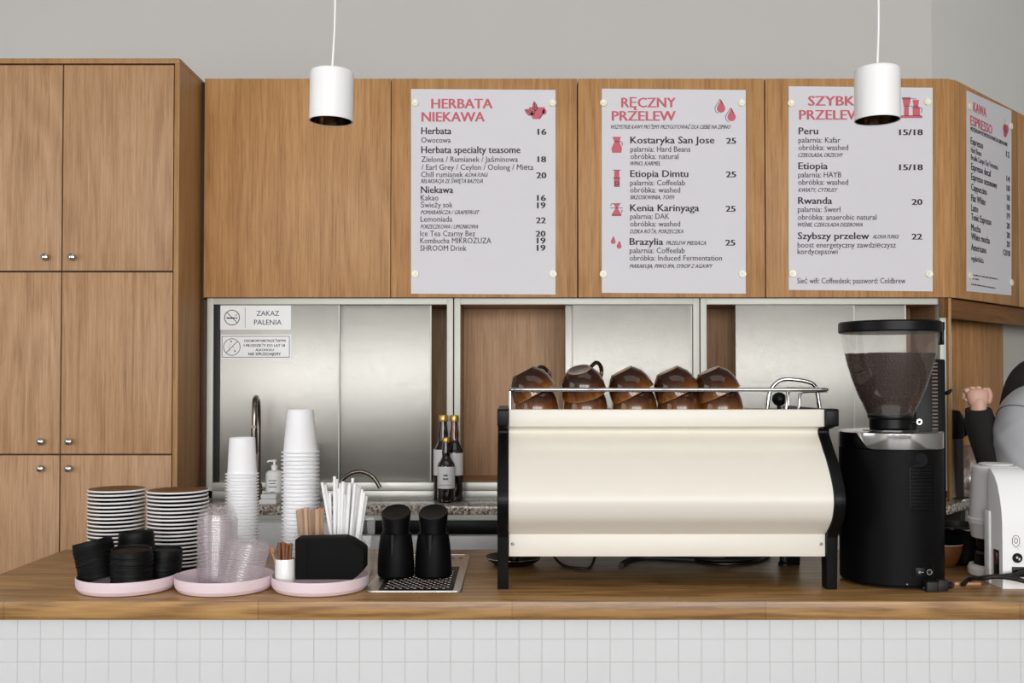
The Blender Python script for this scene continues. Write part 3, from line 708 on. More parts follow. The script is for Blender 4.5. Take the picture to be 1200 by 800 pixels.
# ================================================================== PENDANT LAMPS
def pendant(px, ptop, pbot, r, d, label, tilt):
    top = P(px, ptop, d); h = (P(px, pbot, d)-top).length
    t = thing('pendant_lamp', top, label, 'lamp', 'pendant lamps over the counter'); t.rotation_euler = (0, tilt, 0)
    MB().lathe([(.004, 0), (r-.006, 0), (r-.002, -.002), (r, -.006), (r, -h), (r-.0025, -h), (r-.0025, -h+.004)], 48).build('shade', 'lampwhite', t)
    MB().lathe([(r-.003, -h+.001), (r*.9, -h*.72), (r*.66, -h*.45), (r*.3, -h*.36), (0, -h*.35)], 48).build('reflector', 'lampinner', t)
    MB().lathe([(0, -h*.37), (r*.26, -h*.38), (r*.3, -h*.46), (r*.2, -h*.54), (0, -h*.56)], 24).build('bulb', 'lampinner', t)
    L = 4.299-top.z
    pts = [(0, 0, 0), (.001, 0, .03), (.0035, 0, .1), (.0035, 0, .16), (.0005, 0, .26), (-.001, 0, .36), (0, 0, .7), (-L*math.sin(tilt)*.6, 0, L*.999)]
    MB().tube(pts, .0029, 8).build('cord', 'cordwhite', t)
    return t
pendant(389.3, 83.5, 142, .0532, 2.5, 'white cylinder pendant lamp hanging before the bare cabinet door', math.radians(1.2))
pendant(1028, 80.5, 141, .054, 2.5, 'white cylinder pendant lamp hanging before the SZYBKI PRZELEW poster', math.radians(.3))

# ================================================================== ESPRESSO MACHINE
md = 2.655
prof = [(2.659, .1405), (2.648, .147), (2.62, .168), (2.599, .188), (2.587, .212), (2.582, .237), (2.59, .265), (2.606, .29), (2.626, .314), (2.648, .337), (2.672, .357), (2.692, .376), (2.71, .392), (2.716, .402), (2.712, .411), (2.69, .4165), (2.66, .4195)]
def smooth_poly(p, n=3):
    out = []
    for i in range(len(p)-1):
        p0 = p[max(i-1, 0)]; p1 = p[i]; p2 = p[i+1]; p3 = p[min(i+2, len(p)-1)]
        for k in range(n):
            u = k/n
            out.append(tuple(.5*((2*b_)+(-a_+c_)*u+(2*a_-5*b_+4*c_-d_)*u*u+(-a_+3*b_-3*c_+d_)*u**3) for a_, b_, c_, d_ in zip(p0, p1, p2, p3)))
    return out+[p[-1]]
prof = smooth_poly(prof)
XL, XR = X(596, md), X(966.3, md)
mt = thing('espresso_machine', (XL, md, CZ), 'wide cream espresso machine with black sides on the counter', 'coffee machine')
w = XR-XL; rel = lambda q: (q[0]-md, q[1])
b = MB(); fr = [rel(q) for q in prof]; fr0 = [q for q in fr if q[1] < .4165]
bk = [(y+.012, z) for y, z in reversed(fr)]
b.prism(fr+bk, 'x', .0005, w-.0005); b.build('curved_panel', 'cream', mt, angle=30)
MB().box(.0005, w-.0005, 0, .02, .084, .142, .0015).build('lower_band', 'cream', mt)
MB().box(.0005, w-.0005, 0, .03, .419, .4635, .002).build('upper_band', 'cream', mt)
for sx in (.011, w-.011):
    MB().lathe([(0, 0), (.0042, 0), (.0045, .001), (.003, .0028), (0, .003)], 16, M4=Matrix.Translation((sx, 0, .116)) @ Matrix.Rotation(PI/2, 4, 'X')).build('screw', 'chrome', mt)
def side_poly(o):
    f = [(y-o, z) for y, z in fr if .15 < z < .416]
    return [(-.004, .0), (.036, .0), (.04, .11), (.31, .11), (.34, .0), (.372, .0), (.4, .2), (.42, .45), (.42, .463), (.0-.006-o, .4635), (-.008-o, .46), (-.008-o, .423), (.03, .412)]+list(reversed(f))+[(-.012, .135)]
for xa, xb in ((-.0285, -.0003), (w+.0003, w+.0285)):
    b = MB().prism(side_poly(.006), 'x', xa, xb, .0025); b.build('side_panel', 'blackmetal', mt, angle=40)
b = MB()
for xa, xb in ((-.0295, .0), (w, w+.034)): b.box(xa+.0002, xb-.0002 if xb > 0.1 else -.0004, -.012, .03, .42, .4655, .004, 3)
b.build('corner_caps', 'blackmetal', mt)
b = MB().box(.012, w-.012, .14, .4, .095, .44, .004); b.build('boiler_housing', 'steel_dark', mt)
b = MB().box(.004, w-.004, .03, .41, .4395, .452, .001)
for k in range(24): b.box(.01, w-.01, .04+k*.0152, .047+k*.0152, .452, .456, .001, 1)
b.build('cup_warmer', 'steel', mt)
b = MB().box(.02, w-.02, .02, .14, .086, .1, .002).box(.02, w-.02, .4, .56, .07, .1, .003); b.build('drip_tray', 'steel_dark', mt)
for xa in (.0, w-.03):
    MB().lathe([(0, 0), (.018, 0), (.018, .006), (.014, .012), (.013, .09), (0, .09)], 20, c=(xa+.015, .345, 0)).build('leg', 'blackmetal', mt)
# rail around the cups
zr = Z(456.5, md)-CZ
b = MB(); y0 = .006
pts = [(.004, .40, zr), (.004, y0+.015, zr), (.008, y0+.004, zr), (.018, y0, zr), (w-.01, y0, zr), (w+.004, y0+.003, zr), (w+.011, y0+.014, zr), (w+.011, .40, zr)]
b.tube(pts, .0052, 12); b.build('cup_rail', 'chrome', mt)
b = MB()
for x_, y_ in ((.004, .02), (.004, .39), (w+.011, .39)): b.tube([(x_, y_, .4635), (x_, y_, zr)], .0042, 10)
b.tube([(w-.085, .055, .4635), (w-.082, .055, zr-.006), (w-.07, .05, zr), (w-.04, .012, zr)], .0042, 10)
b.build('rail_post', 'chrome', mt)
# chrome hoop and black knob beyond the tray
d2 = 2.96
def lp(px, py, d=d2): return P(px, py, d)-Vector((XL, md, CZ))
hoop = [(899, 482), (900.5, 466), (904, 455), (911, 447.5), (920, 444.2), (934, 445), (946, 447), (954, 451), (957.5, 459), (961, 482)]
hp = [lp(*q) for q in hoop]; hp = [Vector(q) for q in smooth_poly([tuple(q) for q in hp], 3)]
MB().tube(hp, .006, 12).build('chrome_hoop', 'chrome', mt)
c = lp(913, 467.5); MB().ball((0, 0, 0), .0205, seg=24, M4=Matrix.Translation(c)).tube([c+Vector((0, 0, -.015)), c+Vector((0, .0, -.05))], .006).build('steam_knob', 'blackplastic', mt)
MB().tube([lp(936, 480, 2.9), lp(937, 463, 2.9), lp(940, 459, 2.9), lp(970, 457.5, 2.75)], .0045, 10).build('side_rail', 'chrome', mt)

# cups on the machine
def cup_profile():
    return [(.0, .0655), (.02, .0655), (.0265, .0668), (.031, .0668), (.0325, .064), (.037, .0605), (.0495, .047), (.0565, .032), (.0600, .015), (.061, 0.0015), (.0603, 0.0), (.0588, .001),
            (.0568, .013), (.053, .028), (.0455, .042), (.034, .0575), (0, .0605)]
def make_cup(label):
    b = MB(); pr = [(r_*.985, z_*1.07) for r_, z_ in cup_profile()]; ms = ['glaze']*2+['footring']*2+['glaze']*5+['footring']*2+['cupinside']*5
    b.lathe(pr, 48, mats=ms); o = b.build('coffee_cup', None); tag(o, label, 'cup', 'brown cups stacked on the espresso machine')
    a = [(.054, 0, .02), (.066, 0, .012), (.08, 0, .013), (.09, 0, .025), (.091, 0, .04), (.083, 0, .054), (.068, 0, .059), (.046, 0, .055)]
    pts = [Vector(q) for q in smooth_poly(a, 3)]
    h = MB().tube(pts, .0056, 10).build('handle', 'glaze', o); return o
ctz = CZ+.4563; dcup = 2.735
cups = [(627.5, 28, 80, .002, 60), (685, 29, 95, 0.002, 70), (742.5, 27, 100, .0, 100), (795.5, 27, 85, 0, 75), (843, 28, 90, .0, 165)]
proto = None
names = ['at the left end of the machine top', 'in the second stack on the machine, next to the left end', 'in the middle stack on the machine', 'in the fourth stack on the machine top', 'in the stack nearest the chrome hoop']
names = ['first stack from the wooden opening', 'second stack from the wooden opening', 'middle of the five stacks', 'fourth stack from the wooden opening', 'stack nearest the chrome hoop']
for i, (px, tl, hz, dz, hz2) in enumerate(cups):
    x = X(px+(1.0), dcup); y = dcup+(0, .004, -.002, .003, 0)[i]
    tilt = [-28, -13, -27, -25, -24][i]
    lab = f'lower brown glazed cup, upside down, {names[i]} on the espresso machine'
    if proto is None: proto = make_cup(lab); o = proto
    else: o = dup(proto, label=lab)
    o.location = (x, y, ctz); o.rotation_euler = (0, 0, math.radians(hz))
    # upper cup: tilted, its mouth slipped over the foot of the lower one
    o = dup(proto, label=f'upper tilted brown glazed cup, {names[i]} on the espresso machine')
    Rm = Matrix.Rotation(math.radians(tilt), 4, 'Y') @ Matrix.Rotation(math.radians([48, 50, 95, 72, 128][i]), 4, 'Z')
    if i == 1: Rm = Matrix.Rotation(math.radians(20), 4, 'X') @ Rm
    o.rotation_euler = Rm.to_euler(); o.location = (x-.003, y-(.004 if i == 1 else 0), ctz+.0445+(.003 if i == 1 else 0))
# things under the machine
t = thing('black_saucer', (X(602, 3.02), 3.02, CZ), 'dark metal dish with bright rim under the espresso machine', 'dish')
MB().lathe([(0, 0), (.055, 0), (.075, .012), (.085, .02), (.0835, .0215), (.072, .014), (.05, .004), (0, .003)], 36).build('dish', 'blackplastic', t)
MB().lathe([(.0845, .0195), (.0862, .0207), (.0855, .0225), (.0835, .0225), (.0845, .0195)], 36).build('rim', 'chrome', t)
def cable(name, pts, r, label, cat='cable', mat='rubber', n=6):
    q = smooth_poly([tuple(p) for p in pts], n); b = MB().tube([Vector(p) for p in q], r, 8); o = b.build(name, mat); return tag(o, label, cat)
zc = CZ+.0042
def G(px, py, z=zc): d = DZ(py, z); return P(px, py, d)
cable('power_cable', [G(640, 640)+Vector((0, 0, .06)), G(647, 655)+Vector((0, 0, .02)), G(660, 662), G(680, 665.5), G(692, 664), G(698, 655)+Vector((0, 0, .02)), G(698, 645)+Vector((0, 0, .06))], .0042, 'black cable looping under the espresso machine')
cable('drain_hose', [G(728, 662), G(740, 655), G(760, 653), G(800, 655), G(850, 657), G(890, 655), G(900, 651)], .0085, 'thick dark hose lying under the espresso machine', 'hose')
cable('flat_coil', [G(815, 656), G(845, 660.5), G(880, 658.5), G(897, 653), G(880, 650), G(850, 651)], .005, 'grey coiled hose under the right half of the espresso machine', 'hose', 'steel_dark')

# ================================================================== BLACK GRINDER
gd = 2.77; gx = X(1042.8, gd)
gt = thing('coffee_grinder', (gx, gd, CZ), 'tall black coffee grinder with hopper full of beans', 'coffee grinder')
gr = .133
MB().lathe([(0, .006), (gr-.01, .006), (gr-.002, .008), (gr, .012), (gr, .357), (gr-.002, .36), (0, .36)], 72).build('body', 'matteblack', gt)
MB().lathe([(0, 0), (gr-.02, 0), (gr-.018, .006), (0, .006)], 48).build('foot', 'rubber', gt)
MB().lathe([(0, .36), (gr+.0008, .36), (gr+.0015, .363), (gr+.0015, .401), (gr-.004, .4045), (0, .4045)], 72).build('collar', 'chrome', gt)
def zz(py): return Z(py, gd)-CZ
px2 = gd/1200
hp = [(25.5, 487), (31, 475), (38.5, 458), (47.2, 432), (51.5, 413), (54.8, 391), (55.5, 388)]
hp = [(r*px2, zz(y)) for r, y in hp]; hp = smooth_poly(hp, 4)
outer = hp; inner = [(r-.0025, z) for r, z in reversed(hp)]
MB().lathe(outer+inner, 56).build('hopper', 'hopperglass', gt)
MB().lathe([(0, zz(390)), (56.6*px2, zz(390)), (57.6*px2, zz(388.5)), (57.6*px2, zz(379)), (56*px2, zz(377.3)), (0, zz(377))], 56).build('lid', 'blackplastic', gt)
MB().box(56.5*px2, 61.5*px2, -.02, .02, zz(387), zz(377.5), .002).box(58.5*px2, 61.5*px2, -.016, .016, zz(404), zz(386), .002).build('lid_hinge', 'blackplastic', gt)
MB().lathe([(0, .4045), (.03, .4045), (.052, .409), (.054, .412), (.054, zz(491)), (.0585, zz(489)), (.0585, zz(486)), (.056, zz(485.5)), (0, zz(485.5))], 48).build('neck', 'blackplastic', gt)
MB().lathe([(.03, .4046), (.07, .4046), (.071, .4065), (.0555, .409), (.053, .409)], 48).build('adjust_ring', 'chrome', gt)
k = MB().tube([(.045, -.02, zz(494)), (.066, -.025, zz(494))], .006).build('hopper_latch', 'blackplastic', gt)
MB().lathe([(.0045, 0), (.0075, 0), (.0075, .004), (.0045, .004), (.0045, 0)], 20, M4=Matrix.Translation((.064, -.034, zz(493.5))) @ Matrix.Rotation(PI/2, 4, 'X')).build('latch_ring', 'chrome', k)
def onbody(px, py):               # point on the front of the grinder body
    x = (px-1042.8)*2.65/1200; y = -math.sqrt(max(0, gr*gr-x*x)); return x, y, Z(py, gd+y)-CZ
b = MB(); xv0, xv1 = 1044, 1073
fr = []
def wrap_rect(b, pa, pb, ya, yb, th, off=0.0):
    n = 6
    rings = []
    for i in range(n+1):
        px = pa+(pb-pa)*i/n; x = (px-1042.8)*2.65/1200; rr_ = gr+off; y = -math.sqrt(rr_*rr_-x*x); yo = -math.sqrt((rr_+th)**2-x*x)
        z0 = Z(yb, gd+y)-CZ; z1 = Z(ya, gd+y)-CZ
        rings.append([(x, y, z0), (x, yo, z0+th*.5), (x, yo, z1-th*.5), (x, y, z1)])
    b.grid(rings, True, True, True)
for k in range(13): wrap_rect(b, xv0+(2 if k in (0, 12) else 0), xv1-(2 if k in (0, 12) else 0), 545+k*4.1, 547.4+k*4.1, .0016)
wrap_rect(b, xv0-2, xv0-.7, 546, 594, .0022); wrap_rect(b, xv1+.7, xv1+2, 546, 594, .0022); wrap_rect(b, xv0, xv1, 541.6, 543, .0022); wrap_rect(b, xv0, xv1, 598.5, 600, .0022)
b.build('vent_grille', 'blackmetal', gt)
x, y, z = onbody(1056, 539); MB().lathe([(0, .002), (.018, .002), (.021, .0), (.021, -.003), (0, -.003)], 32, M4=Matrix.Translation((x, y, z)) @ Matrix.Rotation(PI/2, 4, 'X')).build('badge_disc', 'matteblack', gt)
b = MB(); pts = []
for i in range(17):
    a = PI*i/16; x, y, z = onbody(1058.5-13.5*math.cos(a), 664-13*math.sin(a)); pts.append((x, y, z))
x, y, z = onbody(1045, 681); pts = [(x, y, z)]+pts; x, y, z = onbody(1072, 681); pts.append((x, y, z))
b.tube(pts, .0012, 6); b.build('arch_bead', 'blackmetal', gt)
x, y, z = onbody(1055, 670); s = MB().box(x-.014, x+.012, y-.004, y+.008, z-.012, z+.012, .0015).build('switch', 'blackplastic', gt)
b = MB().tube([(x-.0035+.0022*math.cos(2*PI*i/16), y-.0046, z+.0026*math.sin(2*PI*i/16)) for i in range(16)], .0005, 6, closed=True).box(x+.002, x+.006, y-.0046, y-.0041, z-.0005, z+.0005)
b.build('switch_mark', 'whiteceramic', s)
x, y, z = onbody(1066.5, 670); k = MB().lathe([(0, .003), (.005, .003), (.0055, .0), (0, 0)], 20, M4=Matrix.Translation((x, y-.0002, z)) @ Matrix.Rotation(PI/2, 4, 'X')).build('button', 'blackplastic', gt)
MB().lathe([(.0056, 0), (.0074, 0), (.0072, .0025), (.0058, .0025), (.0056, 0)], 24, M4=Matrix.Translation((x, y, z)) @ Matrix.Rotation(PI/2, 4, 'X')).build('button_ring', 'chrome', k)
x, y, z = onbody(1039, 684.5); MB().ball((x, y, z), .0025, seg=10).build('rivet', 'chrome', gt)
# beans in the hopper: a solid heap with single beans pressed to the clear wall
import bisect
def hop_r(z):
    for (r0, z0), (r1, z1) in zip(hp, hp[1:]):
        if z0 <= z <= z1: return r0+(r1-r0)*(z-z0)/(z1-z0)
    return hp[0][0]
ztop = zz(414.5)
core = [(0, zz(486))]+[(r-.008, z) for r, z in hp if z < ztop-.004]+[(hop_r(ztop)-.012, ztop-.006), (0, ztop-.004)]
b = MB().lathe(core, 40)
rb = random.Random(5)
def bean(c, nrm):
    t_ = bmesh.new(); bmesh.ops.create_icosphere(t_, subdivisions=1, radius=1)
    for v in t_.verts: v.co = Vector((v.co.x*.0052, v.co.y*.0036, v.co.z*(.0026 if v.co.z > 0 else .0021)))
    q = nrm.to_track_quat('Z', 'Y').to_matrix().to_4x4() @ Matrix.Rotation(rb.uniform(0, 6.28), 4, 'Z') @ Matrix.Rotation(rb.uniform(-.5, .5), 4, 'X')
    b._merge(t_, Matrix.Translation(c) @ q)
zb_ = zz(485); nz = 26
for i in range(nz):
    z = zb_+(ztop-zb_)*(i+.5)/nz; r = hop_r(z)-.0048; n = int(2*PI*r/.0088)
    for k in range(n):
        a = 2*PI*(k+rb.uniform(-.35, .35)+(i % 2)*.5)/n; zj = z+rb.uniform(-.0016, .0016); rj = hop_r(zj)-.0048+rb.uniform(-.0015, 0)
        bean(Vector((rj*math.cos(a), rj*math.sin(a), zj)), Vector((math.cos(a), math.sin(a), -.3)))
for k in range(520):
    r = (hop_r(ztop)-.008)*math.sqrt(rb.random()); a = rb.uniform(0, 6.28)
    bean(Vector((r*math.cos(a), r*math.sin(a), ztop-.003+rb.uniform(-.002, .003))), Vector((rb.uniform(-.4, .4), rb.uniform(-.4, .4), 1)))
o = b.build('coffee_beans', 'beans', None, (gx, gd, CZ), angle=60); tag(o, 'dark roasted coffee beans heaped inside the clear grinder hopper', 'coffee beans', None, 'stuff')
# plug and cables on the counter
p = G(1092, 688, CZ+.01)
t = thing('power_plug', (p.x, p.y, CZ), 'black power plug lying at the foot of the black grinder', 'plug')
MB().box(-.018, .012, -.014, .014, 0, .026, .003).build('plug_body', 'rubber', t)
MB().prism([(.012, -.012), (.04, -.009), (.04, .009), (.012, .012)], 'z', .002, .03, .003).build('plug_grip', 'rubber', t)
b = MB()
for k in range(3): b.box(.041+k*.004, .043+k*.004, -.0075+k*.001, .0075-k*.001, .007, .024, .001)
b.tube([(.04, 0, .015), (.055, 0, .013)], .0045); b.build('strain_relief', 'rubber', t)
cable('thin_lead', [G(1057, 681, CZ+.02), G(1060, 684.5), G(1075, 687), Vector((p.x-.02, p.y, CZ+.008))], .0032, 'thin black lead running from the grinder to the plug')
o = MB().box(-.035, .035, -.012, .012, 0, .008, .002).build('wood_offcut', 'cork', None, (G(1132, 683).x, G(1132, 683).y, CZ)); tag(o, 'small pale wooden piece beside the black plug', 'wood piece')

# ================================================================== WHITE GRINDER
wd0, wd1 = 2.66, 2.722
wx = X(1173, wd0)
t = thing('white_grinder', (wx, wd0, CZ), 'white compact coffee grinder at the right end of the counter', 'coffee grinder')
def wz(py, d=wd0): return Z(py, d)-CZ
sp_ = [(0, 0), (0, wz(612)), (.004, wz(598)), (.012, wz(584)), (.024, wz(570)), (.04, wz(558, 2.7)), (wd1-wd0, wz(549.5, wd1)), (.076, wz(548.6, wd1)), (.076, 0)]
tb_ = [(0, 0)] 
bb = MB(); L = []; Rr = []
for (y, z) in sp_:
    f = min(1, max(0, z/.31)); L.append((0, y, z)); Rr.append((.145-.062*f**1.4, y, z))
A = [bb.bm.verts.new(q) for q in L]; B = [bb.bm.verts.new(q) for q in Rr]
bb.bm.faces.new(A); bb.bm.faces.new(list(reversed(B)))
for i in range(len(A)): bb.bm.faces.new((A[i], B[i], B[(i+1) % len(A)], A[(i+1) % len(A)]))
bmesh.ops.bevel(bb.bm, geom=[e for e in bb.bm.edges if len(e.link_faces) == 2 and e.calc_face_angle(0) > 1.0], offset=.003, segments=2, affect='EDGES')
bb.build('housing', 'shell', t, angle=30)
hd = 2.85; hc = X(1166, hd)-wx; hy = hd-wd0
MB().lathe([(0, wz(545, hd)), (.055, wz(545, hd)), (.061, wz(547, hd)), (.066, wz(575, hd)), (.0695, wz(605, hd)), (.0735, wz(607, hd)), (.0735, wz(612, hd)), (.0705, wz(614, hd)), (.064, wz(629, hd)), (0, wz(630, hd))], 48, c=(hc, hy, 0)).build('grinding_head', 'shell', t)
MB().lathe([(0, wz(545, hd)+.0002), (.04, wz(545, hd)+.0002), (.045, wz(545, hd)+.004), (.043, wz(545, hd)+.006), (0, wz(545, hd)+.006)], 36, c=(hc, hy, 0)).build('hopper_lid', 'shell', t)
MB().box(.03, .11, .0765, .15, wz(612, hd), wz(552, hd), .004).box(.04, .1, .0765, .13, .002, wz(612, hd), .004).build('neck', 'shell', t)
MB().lathe([(0, wz(632, hd)), (.05, wz(632, hd)), (.046, wz(642, hd)), (.02, wz(650, hd)), (0, wz(650, hd))], 32, c=(hc-.004, hy, 0)).build('chute', 'blackplastic', t)
MB().lathe([(0, 0), (.072, 0), (.078, .006), (.079, .02), (.074, .03), (.066, .032), (.062, .027), (0, .027)], 48, c=(hc, hy-.01, 0)).build('cup_base', 'shell', t)
MB().lathe([(0, .028), (.056, .028), (.058, .033), (.055, .06), (.05, .066), (0, .066)], 40, c=(hc, hy, 0)).build('catch_cup', 'blackplastic', t)
MB().box(-.005, .02, .064, .094, 0, wz(598, 2.73), .004, 3).build('pillar', 'shell', t)
s = MB().box(-.0025, .004, .018, .048, wz(677), wz(646), .003).build('switch', 'blackplastic', t)
MB().box(-.004, 0, .024, .042, wz(663), wz(649), .001).build('red_rocker', 'red', s)
def wp(px, py): q = P(px, py, wd0-.0004); return q.x-wx, -.0004, q.z-CZ
def disc(px, py, r, th, mat, name, par=t):
    x, y, z = wp(px, py); return MB().lathe([(0, th), (r*.9, th), (r, th*.7), (r, 0), (0, 0)], 28, M4=Matrix.Translation((x, 0, z)) @ Matrix.Rotation(PI/2, 4, 'X')).build(name, mat, par)
k = disc(1192, 653.5, .0125, .005, 'blackplastic', 'dial')
x, y, z = wp(1192, 653.5)
MB().box(x-.005, x-.001, -.0065, -.005, z-.001, z+.005).box(x+.001, x+.005, -.0065, -.005, z-.005, z+.001).build('dial_mark', 'skirtgrey', k)
a = wp(1186, 676); c_ = wp(1206, 664)
MB().box(a[0], c_[0], -.004, .003, a[2], c_[2], .001).box(a[0]+.008, c_[0]-.008, -.012, -.003, a[2]+.006, c_[2]-.006, .002).build('power_socket', 'blackplastic', t)
b = MB(); cx, cy = 1190.6, 634
hexa = [(cx-4.2, cy-3), (cx-2.4, cy-6.2), (cx, cy-7), (cx+2.4, cy-6.2), (cx+4.2, cy-3), (cx+4.2, cy+2.5), (cx+2.4, cy+5), (cx, cy+7.5), (cx-2.4, cy+5), (cx-4.2, cy+2.5)]
b.tube([Vector(wp(*q)) for q in hexa], .0007, 6, closed=True)
b.tube([Vector(wp(cx+1.8*math.cos(2*PI*i/16), cy-.6+3.2*math.sin(2*PI*i/16))) for i in range(16)], .0007, 6, closed=True)
for q in ((cx+4.6, cy+6.3), (cx+2.4, cy+8.8)): b.ball(wp(*q), .0011, seg=8)
b.build('emblem', 'ink', t)
cable('grinder_cable', [G(1128, 685), G(1136, 682)+Vector((0, -.01, .012)), P(1150, 677.5, 2.62), P(1165, 675.3, 2.6), P(1182, 676.5, 2.6), P(1198, 680, 2.6), P(1225, 688, 2.58)], .0062, 'thick black cable arching in front of the white grinder')
cable('socket_cable', [P(1150, 676.2, 2.635), P(1172, 674.6, 2.63), P(1188, 672.8, 2.63), P(1199, 670, 2.645)], .0045, 'black cable leading into the socket of the white grinder')

# brown cup behind the black grinder
cdp = 2.98
o = MB().lathe([(0, 0), (.022, 0), (.026, .003), (.038, .02), (.046, .045), (.049, .066), (.0475, .067), (.044, .045), (.036, .02), (0, .008)], 40, mats=['saucerbrown']*5+['whiteceramic']+['cupinside']*3).build('espresso_cup', None, None, (X(1105.5, cdp), cdp, CZ))
tag(o, 'brown cup with pale rim behind the foot of the black grinder', 'cup')
kd = 3.06
t = thing('knock_box', (X(1133, kd), kd, CZ), 'round black knock box between the two grinders', 'knock box')
MB().lathe([(0, 0), (.085, 0), (.092, .01), (.097, .1), (.0985, .103), (.095, .104), (.088, .012), (0, .01)], 48).build('bin', 'blackplastic', t)
MB().lathe([(.0965, .1035), (.1, .1035), (.1, .107), (.0965, .107), (.0965, .1035)], 48).build('rim_ring', 'nickel', t)
MB().tube([(-.093, 0, .09), (.093, 0, .09)], .012, 14).build('knock_bar', 'rubber', t)
# black brewer tower with ribs, thermos and bag in the corner
td = 3.3
t = thing('brewer_tower', (X(1086, td), td, CZ), 'tall black appliance with ribbed vent behind the black grinder', 'appliance')
zt_ = Z(421, td)-CZ
MB().box(-.052, .045, -.04, .1, 0, zt_, .006).build('housing', 'blackmetal', t)
b = MB()
for k in range(19):
    y = 425.5+k*4.25; b.box(-.001, .017, -.0445, -.039, Z(y+.8, td-.04)-CZ, Z(y-.8, td-.04)-CZ, .0005, 1)
b.build('vent_ribs', 'ribs', t)
MB().tube([(.044, -.02, Z(461, td)-CZ), (.055, -.03, Z(460, td)-CZ), (.066, -.034, Z(456, td)-CZ)], [.006, .007, .004]).build('lever', 'blackplastic', t)
thd = 4.02
t = thing('thermos_jug', (X(1114, 4.27), 4.27, zg), 'steel thermos jug with black lid in the corner behind the black grinder', 'thermos')
MB().lathe([(0, 0), (.045, 0), (.048, .004), (.048, Z(516, 4.27)-zg), (.044, Z(512, 4.27)-zg), (0, Z(512, 4.27)-zg)], 40).build('body', 'steel_dark', t)
MB().lathe([(0, Z(513, 4.27)-zg), (.05, Z(513, 4.27)-zg), (.054, Z(505, 4.27)-zg), (.052, Z(490, 4.27)-zg), (.035, Z(481, 4.27)-zg), (0, Z(479, 4.27)-zg)], 40).build('lid', 'blackplastic', t)
MB().prism([(.03, Z(496, 4.27)-zg), (.1, Z(492, 4.27)-zg), (.104, Z(500, 4.27)-zg), (.05, Z(512, 4.27)-zg)], 'y', -.02, .02, .004).build('spout', 'blackplastic', t)
b = MB(); rb2 = random.Random(9); rings = []
for i in range(9):
    f = i/8; rr_ = (.07 if f < .75 else .07*(1-(f-.75)*2.2)); ring = []
    for k in range(20):
        a = 2*PI*k/20; q = rr_*(1+rb2.uniform(-.14, .14)); ring.append((q*math.cos(a)*1.25, q*math.sin(a)*.6, f*.19+rb2.uniform(-.006, .006)*(0 < i)))
    rings.append(ring)
b.grid(rings, True, True, True); pl = AO+U45*.3-N45*.085
pl = P(1137, 577, 4.62); pl.z = zg+.0005
o = b.build('plastic_bag', 'bag', None, pl, angle=20); tag(o, 'crumpled clear plastic bag of goods beside the thermos jug', 'bag')

# ================================================================== BACK BAR THINGS
def hose_curve(name, pts, r, mat, parent, seg=12): return MB().tube([Vector(q) for q in smooth_poly([tuple(p) for p in pts], 4)], r, seg).build(name, mat, parent)
fd = 4.12
t = thing('kitchen_tap', (X(303, fd), fd, zg), 'tall dark chrome gooseneck tap behind the paper cups', 'tap')
H = lambda py: Z(py, fd)-zg
MB().lathe([(0, 0), (.024, 0), (.024, .008), (.017, .014), (.016, .07), (.012, .075), (0, .075)], 28).build('base', 'nickel', t)
hose_curve('spout', [(0, 0, .07), (0, 0, H(520)), (.0, 0, H(490)), (.0005, -.01, H(474)), (.003, -.035, H(467)), (.007, -.068, H(465.5)), (.011, -.1, H(470)), (.013, -.112, H(484)), (.013, -.114, H(497))], .0105, 'nickel', t)
MB().lathe([(0, 0), (.013, 0), (.0135, .004), (.0125, .1), (0, .1)], 24, c=(.013, -.114, H(530)+.003)).build('spray_head', 'nickel', t)
MB().tube([(.015, 0, .05), (.034, 0, .056), (.04, 0, .1)], [.006, .005, .004], 10).build('lever', 'nickel', t)
t = thing('swivel_tap', (X(402, 4.1), 4.1, zg), 'low curved dark tap spout behind the white straws', 'tap')
q = [(398, 585), (398, 572), (401, 563), (409, 555.5), (420, 552.3), (431, 554.5), (439, 561), (445.5, 571.5)]
q = [P(x, y, 4.1)-Vector((X(402, 4.1), 4.1, zg)) for x, y in q]
MB().tube([Vector(v) for v in smooth_poly([tuple(v) for v in q], 4)], [.0085]*29, 12).build('spout', 'nickel', t)
MB().lathe([(0, 0), (.02, 0), (.02, .006), (.013, .01), (.013, .03), (0, .03)], 24, c=(q[0][0], 0, 0)).build('base', 'nickel', t)
# soap bottle, box, folded towel
sd = 4.12
t = thing('soap_bottle', (X(322, sd), sd, zg+.0), 'white pump soap bottle behind the tall paper cups', 'bottle')
hz_ = Z(577, sd)-zg
MB().box(-.036, .036, -.06, .045, 0, .003, .001).build('tray', 'alu', t)
MB().lathe([(0, .003), (.031, .003), (.034, .008), (.034, .11), (.028, .122), (.011, .127), (.011, .133), (0, .133)], 28).build('body', 'whiteenamel', t)
MB().lathe([(0, .133), (.013, .133), (.013, .146), (.005, .147), (.005, .158), (.009, .159), (.009, .167), (0, .167)], 20).tube([(0, 0, .163), (-.022, -.005, .162), (-.027, -.006, .158)], .0042, 8).build('pump', 'whiteenamel', t)
b = MB()
for k, (z_, l) in enumerate(((.085, .9), (.074, .7), (.06, .95), (.04, .5))): b.grid([[(.0343*math.cos(a), .0343*math.sin(a), z_+s_) for s_ in (0, .003)] for a in [(-PI/2-.5*l+l*i/8) for i in range(9)]], False)
b.build('label_lines', 'greyink', t)
o = MB().box(-.034, .034, -.05, .04, .0, .02, .004, 3).box(-.03, .033, -.045, .035, .0205, .04, .006, 3).build('folded_cloth', 'towel', None, (X(317, 4.05), 4.06, zg+.0005))
tag(o, 'white folded cloth on the granite behind the shorter paper cups', 'cloth')
